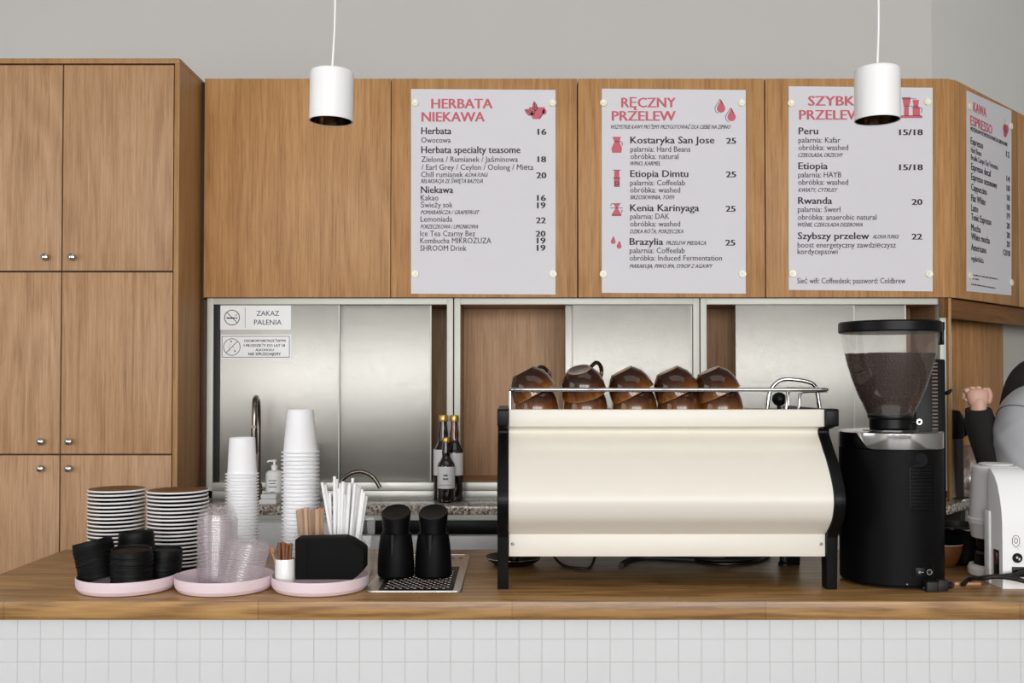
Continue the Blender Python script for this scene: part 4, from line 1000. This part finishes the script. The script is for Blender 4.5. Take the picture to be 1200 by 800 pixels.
o = MB().box(-.02, .02, -.03, .03, 0, Z(520, 4.13)-zg, .002).build('white_carton', 'whiteenamel', None, (X(367.5, 4.13), 4.13, zg)); tag(o, 'white upright carton showing behind the taller paper cups', 'carton')
# syrup bottles
def bottle(px, base_py, top_py, wpx, d, label, neck, lab_y, group='syrup bottles on the back bar', text=False):
    s = d/1200; r = wpx*s/2; h = (base_py-top_py)*s
    t = thing('syrup_bottle', (X(px, d), d, zg), label, 'bottle', group)
    zs = lambda f: h*f
    body = [(0, 0), (r*.9, 0), (r, .006), (r, zs(.555)), (r*.93, zs(.6)), (r*.62, zs(.66)), (r*.46, zs(.71)), (r*.5, zs(.78)), (r*.42, zs(.84)), (r*.38, zs(.93)), (0, zs(.93))]
    MB().lathe(body, 32, mats=['syrup']*6+[neck]*4).build('body', None, t)
    MB().lathe([(0, zs(.925)), (r*.46, zs(.925)), (r*.47, zs(.93)), (r*.47, zs(.985)), (r*.42, zs(1)), (0, zs(1))], 24).build('cap', 'gold', t)
    a, c = lab_y
    l = MB().lathe([(r*1.003, zs(a)), (r*1.006, zs(a)+.0005), (r*1.006, zs(c)), (r*1.003, zs(c))], 32).build('label', 'label', t)
    if text:
        b = MB()
        for (s0, y, wl) in (('ROOK', .41, .5), ('SYROP', .355, .62)):
            for k, (dx) in enumerate([-wl/2+wl*i/6 for i in range(7)]):
                if k == 6: continue
                xa = dx*r; xb = xa+wl*r/6*.78; yy = lambda x_: -math.sqrt((r*1.012)**2-x_*x_)
                b.bm.faces.new([b.bm.verts.new(v) for v in ((xa, yy(xa), zs(y)), (xb, yy(xb), zs(y)), (xb, yy(xb), zs(y)+h*.028), (xa, yy(xa), zs(y)+h*.028))])
        xa = -.7*r; b.box(-.75*r, .75*r, -r*1.0-.0004, -r*.99, zs(.275), zs(.28))
        b.build('label_print', 'ink', l)
    return t
bd_ = DZ(588.2, zg)
bottle(523, 588, 512.5, 20.5, bd_, 'small dark syrup bottle with white label and gold cap, front of three', 'syrup', (.22, .555), text=True)
bottle(519.5, 587, 487, 23, bd_+.055, 'taller dark bottle with gold cap behind the small labelled syrup bottle', 'syrup', (.30, .6))
bottle(532.5, 586, 486.5, 21, bd_+.06, 'amber-necked tall bottle with gold cap, hindmost of the three', 'amber', (.30, .56))

# ================================================================== TRAYS AND WHAT IS ON THEM
def tray(px, d, label):
    R = .1255*d/2.66
    o = MB().lathe([(0, 0), (R*.84, 0), (R*.93, .003), (R*.985, .012), (R, .024), (R, .036), (R*.988, .0375), (R*.975, .036), (R*.968, .02), (R*.92, .0085), (R*.82, .005), (0, .005)], 72).build('serving_tray', 'pink', None, (X(px, d), d, CZ))
    return tag(o, label, 'tray', 'pale pink trays on the counter'), o.location.copy()
TD = 2.665
_, T1 = tray(151, TD, 'round pale pink tray filled with black cup lids')
_, T2 = tray(264.7, TD, 'round pale pink tray filled with clear plastic lids')
_, T3 = tray(376.7, TD, 'round pale pink tray with black napkin box and white sugar pot')
# --- black lids
def black_lid(r):
    b = MB(); k = r/.05
    b.lathe([(.0485*k, .0008), (.05*k, 0), (.0508*k, .0014), (.0505*k, .0032), (.0494*k, .0042), (.0486*k, .008), (.0482*k, .0145), (.0472*k, .0162), (.0448*k, .0162), (.043*k, .0115), (.02*k, .0108), (0, .011)], 40)
    b.ball((.036*k, 0, .0135), .005, (1, 1.8, .5), 10)
    return b.build('cup_lid', 'lidblack')
def stack(proto_fn, arg, n, pitch, base, tilt_axis, tilt, lab, cat, group, rnd=None, jit=0.0, spin=True, rtilt=0):
    """n nested pieces along a (possibly leaning) axis; returns nothing"""
    ax = Vector(tilt_axis); Rm = Matrix.Rotation(tilt, 4, ax) if tilt else Matrix.Identity(4); up = Rm.to_3x3() @ Vector((0, 0, 1)); proto = None
    rnd = rnd or random.Random(1)
    for i in range(n):
        k = n-1-i; lb = lab.format(ORD[k] if k < len(ORD) else 'hidden')
        if proto is None: proto = proto_fn(arg); o = proto; tag(o, lb, cat, group)
        else: o = dup(proto, label=lb)
        wob = Matrix.Rotation(rnd.uniform(-rtilt, rtilt), 4, 'X') @ Matrix.Rotation(rnd.uniform(-rtilt, rtilt), 4, 'Y')
        o.location = Vector(base)+up*(i*pitch)+Vector((rnd.uniform(-jit, jit), rnd.uniform(-jit, jit), 0))
        o.rotation_euler = (Rm @ wob @ Matrix.Rotation(rnd.uniform(0, 6.28) if spin else 0, 4, 'Z')).to_euler()
g = 'black lids heaped on the pink tray'
rl = random.Random(11)
stack(black_lid, .0505, 17, .0053, T1+Vector((-.068, -.006, .026)), Vector((.25, 1, 0)).normalized(), math.radians(-15), '{} lid from the top of the leaning black stack at the tray edge', 'lid', g, rl, .0008, True, .02)
stack(black_lid, .0512, 18, .0053, T1+Vector((.033, -.056, .0075)), (1, 0, 0), math.radians(4), '{} lid from the top of the front upright black stack', 'lid', g, rl, .0012, True, .025)
stack(black_lid, .046, 22, .0053, T1+Vector((.002, .066, .0085)), Vector((.6, .8, 0)).normalized(), math.radians(-4), '{} lid from the top of the tallest black stack, at the back', 'lid', g, rl, .001, True, .02)
stack(black_lid, .045, 15, .0053, T1+Vector((.079, .034, .0085)), Vector((.3, 1, 0)).normalized(), math.radians(5), '{} lid from the top of the black stack nearest the clear lids', 'lid', g, rl, .0012, True, .025)
# --- clear lids
def dome_lid(r):
    k = r/.0525
    pr = [(.049*k, .001), (.0525*k, 0), (.0535*k, .0015), (.0525*k, .003), (.0505*k, .004), (.05*k, .012), (.0485*k, .022), (.0445*k, .033), (.038*k, .041), (.03*k, .045), (.014*k, .046), (.012*k, .0452)]
    return MB().lathe(pr, 40, mats=['petrim']*4+['pet']*7).build('dome_lid')
def flat_lid(r):
    k = r/.0525
    pr = [(.049*k, .001), (.0525*k, 0), (.0535*k, .0015), (.0525*k, .003), (.0505*k, .004), (.0485*k, .012), (.047*k, .013), (.045*k, .009), (.02*k, .0085), (0, .009)]
    return MB().lathe(pr, 40, mats=['petrim']*4+['pet']*5).build('clear_lid')
stack(dome_lid, .0515, 26, .0066, T2+Vector((-.031, .040, .0055)), (0, 1, 0), 0, '{} clear dome lid from the top of the tall upright stack', 'lid', 'clear dome lids in the tall stack', rl, .0003)
stack(flat_lid, .054, 17, .0064, T2+Vector((.045, -.040, .0205)), (0, 1, 0), math.radians(15), '{} clear flat lid from the top of the leaning stack', 'lid', 'clear flat lids in the leaning stack', rl, .0006)
# --- napkin box, sugar pot
nd = 2.655
def NP(px, py): q = P(px, py, nd-.04); return (q.x-X(386, nd), q.z-CZ)
t = thing('napkin_box', (X(386, nd), nd, CZ), 'black folded paper napkin box lying on the pink tray', 'napkin box')
poly = [NP(346, 679), NP(345.6, 632.2), NP(402, 630.8), NP(411, 634), NP(424.5, 643), NP(426.3, 646), NP(426, 668), NP(419, 675), NP(413, 679)]
zlo = .0062; poly = [(x, max(z, zlo)) for x, z in poly]
MB().prism(poly, 'y', -.04, .035, .0015).build('carton', 'paperblack', t)
q0 = NP(348, 634); q1 = NP(362, 634)
MB().prism([NP(347, 676), NP(346.8, 633.5), NP(358, 633.2), NP(360, 640), NP(360, 676)], 'y', -.0418, -.0402, .0004).build('flap', 'paperblack', t)
pd_ = 2.635; T = Vector((X(335.3, pd_), pd_, CZ+.0055))
o = MB().lathe([(0, 0), (.0235, 0), (.0255, .002), (.0265, .076), (.0261, .0775), (.0248, .0765), (.0235, .006), (0, .005)], 36).build('sugar_pot', 'whiteceramic', None, T)
tag(o, 'small white ceramic pot holding brown sugar sticks', 'pot')
rs = random.Random(4)
def sugar_stick(_):
    b = MB(); b.tube([(0, 0, 0), (0, 0, .1)], .0042, 10); b.tube([(0, 0, .1), (0, 0, .102)], [.0042, .0036], 10); return b.build('sugar_stick', 'sugar')
pr = None
for i in range(13):
    a = i*2.4; r = .0165*math.sqrt((i+.5)/13)
    if pr is None: pr = sugar_stick(0); o = pr
    else: o = pr.copy(); COL.objects.link(o)
    tag(o, 'brown sugar stick standing in the white pot', 'sugar stick', 'brown sugar sticks in the white pot')
    o.location = T+Vector((r*math.cos(a), r*math.sin(a), .0062)); o.rotation_euler = (rs.uniform(-.1, .1), rs.uniform(-.12, .12), 0); o.scale = (1, 1, rs.uniform(.96, 1.14))
t = thing('tasting_spoon', T+Vector((-.004, -.012, .0065)), 'tiny wooden spoon sticking out of the white sugar pot', 'spoon'); t.rotation_euler = (0, math.radians(-17), 0)
MB().box(-.0022, .0022, -.0008, .0008, 0, .093, .0004).build('handle', 'stick', t)
MB().ball((0, 0, .098), .0075, (1, .25, 1.3), 14).build('spoon_bowl', 'stick', t)
# --- acrylic caddy with straws behind the tray
ad = 2.86
ax0, ax1 = X(349, ad), X(437.5, ad); az = Z(605.5, ad+.045)-CZ
t = thing('straw_caddy', ((ax0+ax1)/2, ad, CZ), 'clear acrylic caddy holding straws and stirrers', 'caddy')
aw = (ax1-ax0)/2; th = .003; zf = Z(627, ad-.045)-CZ
MB().box(-aw, aw, -.045, .045, 0, .004, .001).build('base', 'acrylic', t)
MB().box(-aw, aw, .042, .045, .0042, az, .0008).build('back_wall', 'acrylic', t)
MB().box(-aw, aw, -.045, -.042, .0042, zf, .0008).build('front_wall', 'acrylic', t)
for xa in (-aw, aw-th): MB().prism([(-.0418, .0042), (.0418, .0042), (.0418, az), (-.0418, zf)], 'x', xa, xa+th, .0005).build('side_wall', 'acrylic', t)
mx = X(388, ad)-(ax0+ax1)/2
MB().prism([(-.0418, .0042), (.0418, .0042), (.0418, az*.98), (-.0418, zf*.98)], 'x', mx, mx+th, .0005).build('divider', 'acrylic', t)
rs = random.Random(21)
def straw(name, mat, L, r, hollow=True):
    b = MB(); b.lathe([(r, 0), (r, L), (r*.72, L), (r*.72, 0), (r, 0)], 12); return b.build(name, mat)
pr = None; spr = straw('paper_straw', 'straw', .21, .0042)
tops = [(377.5, 565), (381, 568), (392, 558), (395, 561), (399, 566), (402, 564), (386.5, 577), (405, 566), (408.5, 568), (413.5, 560), (411, 566), (416, 567), (419, 569), (422, 568), (424.5, 573), (427, 577), (429.5, 581),
        (397, 572), (401, 574), (406, 573), (410, 575), (415, 573), (419, 576), (423, 579), (404, 579), (412, 580), (418, 583), (400, 570), (404, 568), (407, 572), (410, 566), (414, 570), (417, 573), (421, 572), (425, 579), (427, 584), (398, 577), (408, 582), (394, 570)]
for i, (px, py) in enumerate(tops):
    o = spr if i == 0 else spr.copy()
    if i: COL.objects.link(o)
    tag(o, 'white paper straw standing in the clear caddy', 'straw', 'white paper straws in the caddy')
    dy = rs.uniform(-.026, .026) if i > 6 else rs.uniform(-.03, .01); d = ad+dy
    top = P(px, py, d+.004)
    bx = X(396 if px < 384 else 393+(px-392)*.62, d); base = Vector((bx, d+rs.uniform(-.006, .006), CZ+.006)); v = top-base
    o.location = base; o.rotation_euler = v.to_track_quat('Z', 'Y').to_euler(); o.scale = (1, 1, v.length/.21)
kst = MB().box(-.0048, .0048, -.001, .001, 0, .135, .0006, 1).build('wooden_stirrer', 'kraft'); rs = random.Random(2)
n = 17
for i in range(n):
    o = kst if i == 0 else kst.copy()
    if i: COL.objects.link(o)
    tag(o, 'kraft brown stirrer in the clear caddy beside the white straws', 'stirrer', 'kraft stirrers in the caddy')
    px = 348+(i/(n-1))*31; d = ad+rs.uniform(-.03, .03); top = P(px, 595+rs.uniform(-1, 3), d)
    base = Vector((X(355+(px-348)*.75, d), d+rs.uniform(-.004, .004), CZ+.006)); v = top-base
    o.location = base; o.rotation_euler = (v.to_track_quat('Z', 'Y').to_matrix() @ Matrix.Rotation(rs.uniform(-.7, .7)+PI/2, 3, 'Z')).to_euler(); o.scale = (1, 1, v.length/.135)

# --- saucer stacks
def saucer(k):
    pr = [(r_*k, z_) for r_, z_ in [(0, 0), (.046, 0), (.048, .003), (.055, .0045), (.084, .0128), (.0868, .0138), (.0878, .016), (.0868, .0184), (.085, .0186), (.058, .0122), (.05, .0108), (0, .0108)]]
    return MB().lathe(pr, 56, mats=['saucerblack']*4+['saucerblack']+['saucerrim']*3+['saucerbrown']*3).build('saucer', None)
sdp = 2.985
rs = random.Random(8)
stack(saucer, .92, 20, .01085, (X(137.8, sdp), sdp, CZ), (0, 1, 0), 0, '{} white-rimmed dark saucer from the top, stack beside the tall cupboard', 'saucer', 'saucers in the stack beside the tall cupboard', rs, .0008, True, .006)
stack(saucer, .985, 20, .01085, (X(209.2, sdp-.03), sdp-.03, CZ), (0, 1, 0), 0, '{} white-rimmed dark saucer from the top, stack behind the clear lids', 'saucer', 'saucers in the stack behind the clear lids', rs, .0013, True, .006)
# --- paper cups
def paper_cup(a):
    rb_, rt, h = a
    pr = [(rb_-.0022, .0005), (rb_, .0), (rb_+.003, .0016), (rb_+.003, .0034), (rb_, .0046), (rb_-.0035, .0048), (rt+.0005, h-.001), (rt-.0012, h), (rt-.003, h-.001), (rt-.004, h-.008), (0, h-.008)]
    inn = [(rt-.0045, h-.0092), (rb_-.0036, .003), (rb_-.0022, .0005)]
    return MB().lathe(pr[:-1]+[(0, h-.008), (0, h-.0092)]+inn, 48).build('paper_cup', 'whitepaper')
cd1 = 3.0
stack(paper_cup, (.0455, .0365, .108), 30, .0091, (X(284.3, cd1), cd1, CZ), (0, 1, 0), 0, '{} white paper cup from the top of the shorter cup stack', 'paper cup', 'paper cups in the shorter stack', rs, .0003, False, .002)
cd2 = 2.98
stack(paper_cup, (.0525, .0372, .125), 30, .01135, (X(353.3, cd2), cd2, CZ), (0, 1, 0), math.radians(-.35), '{} white paper cup from the top of the taller cup stack', 'paper cup', 'paper cups in the taller stack', rs, .0003, False, .002)

# --- rinser plate and carafes
t = thing('rinser_plate', (X(486, 2.6), DZ(694, CZ), CZ), 'stainless steel rinser plate with black grid let into the counter', 'drip plate')
D0 = t.location.y; xo = t.location.x; D1 = DZ(651, CZ)
xa0, xa1 = X(427.5, D0)-xo, X(541.5, D0)-xo
def rrect(x0, x1, y0, y1, r, n=5):
    o = []
    for cx, cy, a in ((x1-r, y0+r, -90), (x1-r, y1-r, 0), (x0+r, y1-r, 90), (x0+r, y0+r, 180)):
        o += [(cx+r*math.cos(math.radians(a+90*i/n)), cy+r*math.sin(math.radians(a+90*i/n))) for i in range(n+1)]
    return o
Lp = D1-D0
MB().prism(rrect(xa0, xa1, 0, Lp, .018), 'z', .0003, .003, .0008).build('plate', 'steel', t)
MB().tube([Vector((x, y, .0032)) for x, y in rrect(xa0+.002, xa1-.002, .002, Lp-.002, .017)], .0014, 6, closed=True).build('raised_edge', 'chrome', t)
gx0, gx1 = X(443, D0)-xo, X(531, D0)-xo; gy0, gy1 = .012, .34
b = MB().box(gx0, gx1, gy0, gy1, .0032, .0042, .0004)
b.build('grid_bed', 'blackplastic', t)
b = MB(); nx, ny = 9, 16
for i in range(nx):
    for j in range(ny):
        cx = gx0+.012+(gx1-gx0-.024)*(i+.25+.5*(j % 2))/nx; cy = gy0+.016+j*.0155
        if cy > gy1-.01: continue
        b.prism([(cx+.0075*math.cos(2*PI*k/10), cy+.003*math.sin(2*PI*k/10)) for k in range(10)], 'z', .0043, .0062, .0005)
b.build('grid_pattern', 'nickel', t)
for px, py in ((531, 654), (540, 654)):
    q = G(px, py, CZ+.003); MB().lathe([(0, .0032), (.006, .0032), (.0065, .0042), (0, .0044)], 16, c=(q.x-xo, q.y-D0, 0)).build('screw', 'nickel', t)
def carafe(px, label):
    d = 2.80; t = thing('milk_carafe', (X(px, d), d, CZ+.0064), label, 'carafe', 'black carafes on the rinser plate')
    z0 = CZ+.0064; zh = lambda py: Z(py, d-.045)-z0; s = (d-.04)/1200
    r0, r1 = 21.6*s, 18*s
    zt = zh(627)
    MB().lathe([(0, 0), (r0*.93, 0), (r0, .006), (r0*1.005, .03), (r0*.985, zt*.45), (r0*.92, zt*.75), (r1*1.02, zt*.97), (r1*.98, zt), (0, zt)], 56).build('body', 'matteblack', t)
    # slanted lid that flares upwards
    b = MB(); rings = []; zl = zh(602)
    for f in [0, .08, .3, .6, .85, .95, 1.0]:
        r = (15.4+(2.2*f))*s*(1 if f < .95 else (1.0 if f < 1 else .94)); ring = []
        for k in range(48):
            a = 2*PI*k/48; x = r*math.cos(a); y = r*math.sin(a); z = zt+(zl-zt)*f+f*(.42*y+.03*x); ring.append((x, y, z))
        rings.append(ring)
    b.grid(rings, True, True, False)
    c0 = rings[-1]; r2 = [(x*.86, y*.86, zl-.0015+(.42*y+.03*x)*.86) for x, y, z in c0]; r3 = [(x*.4, y*.4, zl-.003+(.42*y+.03*x)*.4) for x, y, z in c0]
    b.grid([c0, r2, r3], True, False, True); l = b.build('lid', 'blackplastic', t)
    # pouring lip: a V-shaped spout running down the front
    b = MB(); rings = []
    for f in [0, .15, .35, .6, .8, .93, 1.0]:
        z = zt*1.0-.058*f; wv = .0125*(1-.5*f)*math.sqrt(max(.04, 1-max(0, (f-.75)/.25)**2)); ring = []
        rb_ = r1+(r0*.92-r1)*min(1, f*1.1); cxs = -.008
        for k in range(9):
            u = -1+2*k/8; x = cxs+wv*u; y = -math.sqrt(max(1e-6, rb_*rb_-x*x))-.0008-.0045*(1-u*u)*(1-f*.7); ring.append((x, y, z))
        for k in range(9):
            u = 1-2*k/8; x = cxs+wv*u; ring.append((x, -math.sqrt(max(1e-6, rb_*rb_-x*x))+.006, z))
        rings.append(ring)
    b.grid(rings, True, True, True); b.build('spout', 'blackplastic', t)
    return t
carafe(464.5, 'black thermal carafe on the steel plate, next to the straws')
carafe(508, 'black thermal carafe on the steel plate, next to the espresso machine')

# ================================================================== THE BARISTA
def skin_mesh(name, joints, bones, mat, parent=None, loc=None, sub=2, root=0):
    me = bpy.data.meshes.new(name); me.from_pydata([j[0] for j in joints], bones, []); o = bpy.data.objects.new(name, me); COL.objects.link(o)
    m = o.modifiers.new('s', 'SKIN'); m.use_smooth_shade = True; m.branch_smoothing = .6
    for i, j in enumerate(joints):
        sv = me.skin_vertices[0].data[i]; r = j[1]; sv.radius = r if isinstance(r, tuple) else (r, r); sv.use_root = (i == root)
    m2 = o.modifiers.new('u', 'SUBSURF'); m2.levels = sub; m2.render_levels = sub
    bpy.context.view_layer.update(); dg = bpy.context.evaluated_depsgraph_get(); nm = bpy.data.meshes.new_from_object(o.evaluated_get(dg))
    bpy.data.objects.remove(o); bpy.data.meshes.remove(me); nm.name = name
    nm.materials.clear(); nm.materials.append(M[mat]); nm.polygons.foreach_set('use_smooth', [True]*len(nm.polygons))
    r = bpy.data.objects.new(name, nm); COL.objects.link(r)
    if parent is not None: r.parent = parent
    if loc is not None: r.location = loc
    return r
sh = P(1212, 470, 3.44); el = P(1184, 572, 3.40); wr = P(1147, 487, 3.46); kn_ = P(1145.5, 463, 3.47)
pel = Vector((2.1, 3.62, .96)); B0 = Vector((pel.x, pel.y, 0))
chest = Vector((2.07, 3.64, 1.34)); neck = Vector((2.04, 3.64, 1.5)); headc = Vector((2.03, 3.64, 1.66))
sh2 = Vector((1.96, 3.84, 1.47)); el2 = Vector((1.87, 3.84, 1.22)); wr2 = Vector((1.95, 3.7, 1.12))
J = [(pel, .14), (pel+Vector((-.03, 0, .16)), .125), (chest, .14), (neck+Vector((.01, 0, -.02)), .06), (neck+Vector((0, 0, .06)), .052), (headc, .09), (headc+Vector((0, 0, .09)), .085),
     (sh, .058), (el, .04), (wr, .027), (kn_, .03), (sh2, .058), (el2, .04), (wr2, .027),
     (pel+Vector((0, -.09, -.08)), .085), (Vector((2.11, 3.52, .5)), .055), (Vector((2.14, 3.52, .09)), .038), (Vector((1.96, 3.51, .04)), .035),
     (pel+Vector((0, .09, -.08)), .085), (Vector((2.09, 3.73, .5)), .055), (Vector((2.14, 3.73, .09)), .038), (Vector((1.96, 3.74, .04)), .035), (headc+Vector((-.075, 0, -.05)), .045)]
Bn = [(0, 1), (1, 2), (2, 3), (3, 4), (4, 5), (5, 6), (2, 7), (7, 8), (8, 9), (9, 10), (2, 11), (11, 12), (12, 13), (0, 14), (14, 15), (15, 16), (16, 17), (0, 18), (18, 19), (19, 20), (20, 21), (5, 22)]
J = [(j[0]-B0, j[1]) for j in J]
body = skin_mesh('person', J, Bn, 'skin', None, B0, 2, 0)
# a fist: palm block plus curled fingers and a thumb, joined to the body mesh
fb = bmesh.new(); fb.from_mesh(body.data)
def add_mesh(o):
    me = o.data; mv = [fb.verts.new(v.co) for v in me.vertices]
    for p in me.polygons:
        try: fb.faces.new([mv[i] for i in p.vertices]).smooth = True
        except ValueError: pass
    bpy.data.objects.remove(o)
hx = (kn_-wr).normalized(); k0 = kn_-B0
acr = Vector((1, .1, .12)); acr = (acr-hx*acr.dot(hx)).normalized(); fwd = hx.cross(acr).normalized()
if fwd.y < 0: fwd = -fwd
palm = skin_mesh('palm', [(k0-hx*.05, (.029, .024)), (k0-hx*.012, (.04, .026)), (k0+hx*.026, (.043, .027))], [(0, 1), (1, 2)], 'skin', None, None, 2, 0); add_mesh(palm)
for i in range(5 if False else 4):
    off = acr*(-.031+.0207*i)-hx*(.006, .0, -.002, .002)[3-i if False else i]; L = (.030, .034, .032, .026)[i]; r = (.0098, .0102, .0098, .0086)[i]
    a = k0+hx*.02+off; p1 = a+hx*.005+fwd*L*.8; p2 = p1-hx*.03+fwd*.004; p3 = p2-fwd*.022-hx*.006
    add_mesh(skin_mesh('finger', [(a, r*1.15), (p1, r*1.05), (p2, r), (p3, r*.85)], [(0, 1), (1, 2), (2, 3)], 'skin', None, None, 2, 0))
a = k0-hx*.03+acr*.03; p1 = a+hx*.03+acr*.018+fwd*.006; p2 = p1+hx*.03+fwd*.012-acr*.002
add_mesh(skin_mesh('thumb', [(a, .014), (p1, .0115), (p2, .0095)], [(0, 1), (1, 2)], 'skin', None, None, 2, 0))
# nose, ears, lips
hc = headc-B0
for c, r, s3 in ((hc+Vector((-.1, 0, -.005)), .018, (1.1, .7, 1.4)), (hc+Vector((0, -.09, -.005)), .024, (.8, .35, 1.3)), (hc+Vector((0, .09, -.005)), .024, (.8, .35, 1.3)), (hc+Vector((-.108, 0, -.05)), .014, (.6, 1.7, .5))):
    t_ = bmesh.new(); bmesh.ops.create_uvsphere(t_, u_segments=14, v_segments=8, radius=r); mp = {}
    for v in t_.verts: mp[v] = fb.verts.new(Vector((v.co.x*s3[0], v.co.y*s3[1], v.co.z*s3[2]))+c)
    for f in t_.faces: fb.faces.new([mp[v] for v in f.verts]).smooth = True
    t_.free()
fb.to_mesh(body.data); fb.free()
tag(body, 'person at the corner in grey t-shirt over black sleeves raising a fist', 'person')
r_ = lambda v: v-B0
def garment(name, path, mat, fold, seed, nseg=28, sub=5, crease=0.0):
    """a loose fabric tube along a limb with soft folds"""
    rg = random.Random(seed); ctr = smooth_poly([tuple(p)+(r,) for p, r in path], sub) if False else None
    pts = smooth3([(Vector(p), r) for p, r in path], sub); n = len(pts); ph = [rg.uniform(0, 6.28) for _ in range(6)]
    b = MB(); rings = []; prev = None
    for i, (p, r) in enumerate(pts):
        t_ = (pts[min(i+1, n-1)][0]-pts[max(i-1, 0)][0]).normalized()
        u = Vector((1, 0, 0)).cross(t_).normalized() if prev is None else (prev-t_*prev.dot(t_)).normalized(); prev = u; w_ = t_.cross(u); s_ = i/(n-1)
        ring = []
        for k in range(nseg):
            a = 2*PI*k/nseg
            f = 1+fold*(math.sin(9*s_+2*a+ph[0])*.5+math.sin(17*s_-3*a+ph[1])*.3+math.sin(5*a+6*s_+ph[2])*.2)
            f += crease*(max(0, math.sin(15*s_+2*a+ph[3]))**5*.8+max(0, math.sin(24*s_-3*a+ph[4]))**6*.6-max(0, math.sin(11*s_+a+ph[5]))**8)
            ring.append(p+(u*math.cos(a)+w_*math.sin(a))*r*f)
        rings.append(ring)
    e0 = [pts[0][0]+(q-pts[0][0])*.82 for q in rings[0]]; e1 = [pts[-1][0]+(q-pts[-1][0])*.86 for q in rings[-1]]
    b.grid([e0]+rings+[e1], True, True, True)
    return b.build(name, mat, body, None, angle=80)
def smooth3(p, n):
    q = smooth_poly([tuple(v)+(r,) for v, r in p], 1) if False else p; out = []
    for i in range(len(p)-1):
        a = p[max(i-1, 0)]; b_ = p[i]; c = p[i+1]; d = p[min(i+2, len(p)-1)]
        for k in range(n):
            u = k/n; f = lambda A, B, C, D: (B*2+(C-A)*u+(A*2-B*5+C*4-D)*u*u+(B*3-A-C*3+D)*u**3)*.5
            out.append((f(a[0], b_[0], c[0], d[0]), f(a[1], b_[1], c[1], d[1])))
    return out+[p[-1]]
q_ = lambda px, py, d: P(px, py, d)-B0
garment('black_sleeve', [(q_(1190, 575, 3.40), .058), (q_(1175, 556, 3.41), .06), (q_(1161, 524, 3.43), .056), (q_(1150, 497, 3.455), .05), (q_(1146.5, 483, 3.465), .044), (q_(1146, 479, 3.465), .041)], 'sleeve', .05, 3)
garment('far_sleeve', [(q_(1228, 432, 3.86), .06), (q_(1206, 446, 3.85), .07), (q_(1194, 476, 3.83), .066), (q_(1192, 520, 3.8), .062), (q_(1196, 560, 3.74), .055), (q_(1210, 590, 3.7), .045)], 'sleeve', .03, 5)
shirt_path = [(q_(1240, 462, 3.47), .07), (q_(1226, 470, 3.43), .085), (q_(1209, 488, 3.39), .098), (q_(1201, 514, 3.37), .093), (q_(1196, 542, 3.37), .082), (q_(1195, 562, 3.38), .075), (q_(1195, 570, 3.38), .073)]
shirt_sleeve = garment('grey_shirt_sleeve', shirt_path, 'tee', .05, 8, 56, 12, .055)
vs_ = [v.co for v in shirt_sleeve.data.vertices][56:]; k_ = 27
ring_ = vs_[k_*56:(k_+1)*56]; cen = sum(ring_, Vector())/56
MB().tube([cen+(v-cen)*1.004 for v in ring_], .0016, 6, closed=True).build('seam', 'greyink', shirt_sleeve)
skin_mesh('grey_shirt', [(r_(pel)+Vector((0, 0, -.02)), (.17, .18)), (r_(pel)+Vector((-.0, 0, .16)), (.15, .17)), (r_(chest), (.15, .16)), (r_(neck)+Vector((0, 0, -.05)), .075), (r_(sh)+Vector((.06, .03, -.02)), .055), (r_(sh2)+Vector((.05, 0, -.01)), .07)],
          [(0, 1), (1, 2), (2, 3), (2, 4), (2, 5)], 'tee', body, None, 2, 0)
skin_mesh('trousers', [(r_(pel)+Vector((0, 0, .02)), .155), (r_(pel)+Vector((0, -.09, -.1)), .1), (Vector((2.11, 3.52, .5))-B0, .075), (Vector((2.14, 3.52, .1))-B0, .06), (r_(pel)+Vector((0, .09, -.1)), .1), (Vector((2.09, 3.73, .5))-B0, .075), (Vector((2.14, 3.73, .1))-B0, .06)],
          [(0, 1), (1, 2), (2, 3), (0, 4), (4, 5), (5, 6)], 'trousers', body, None, 2, 0)
skin_mesh('hair', [(hc+Vector((.02, 0, .06)), .112), (hc+Vector((.045, 0, -.02)), .105), (hc+Vector((.06, 0, -.1)), .08)], [(0, 1), (1, 2)], 'hair', body, None, 2, 0)
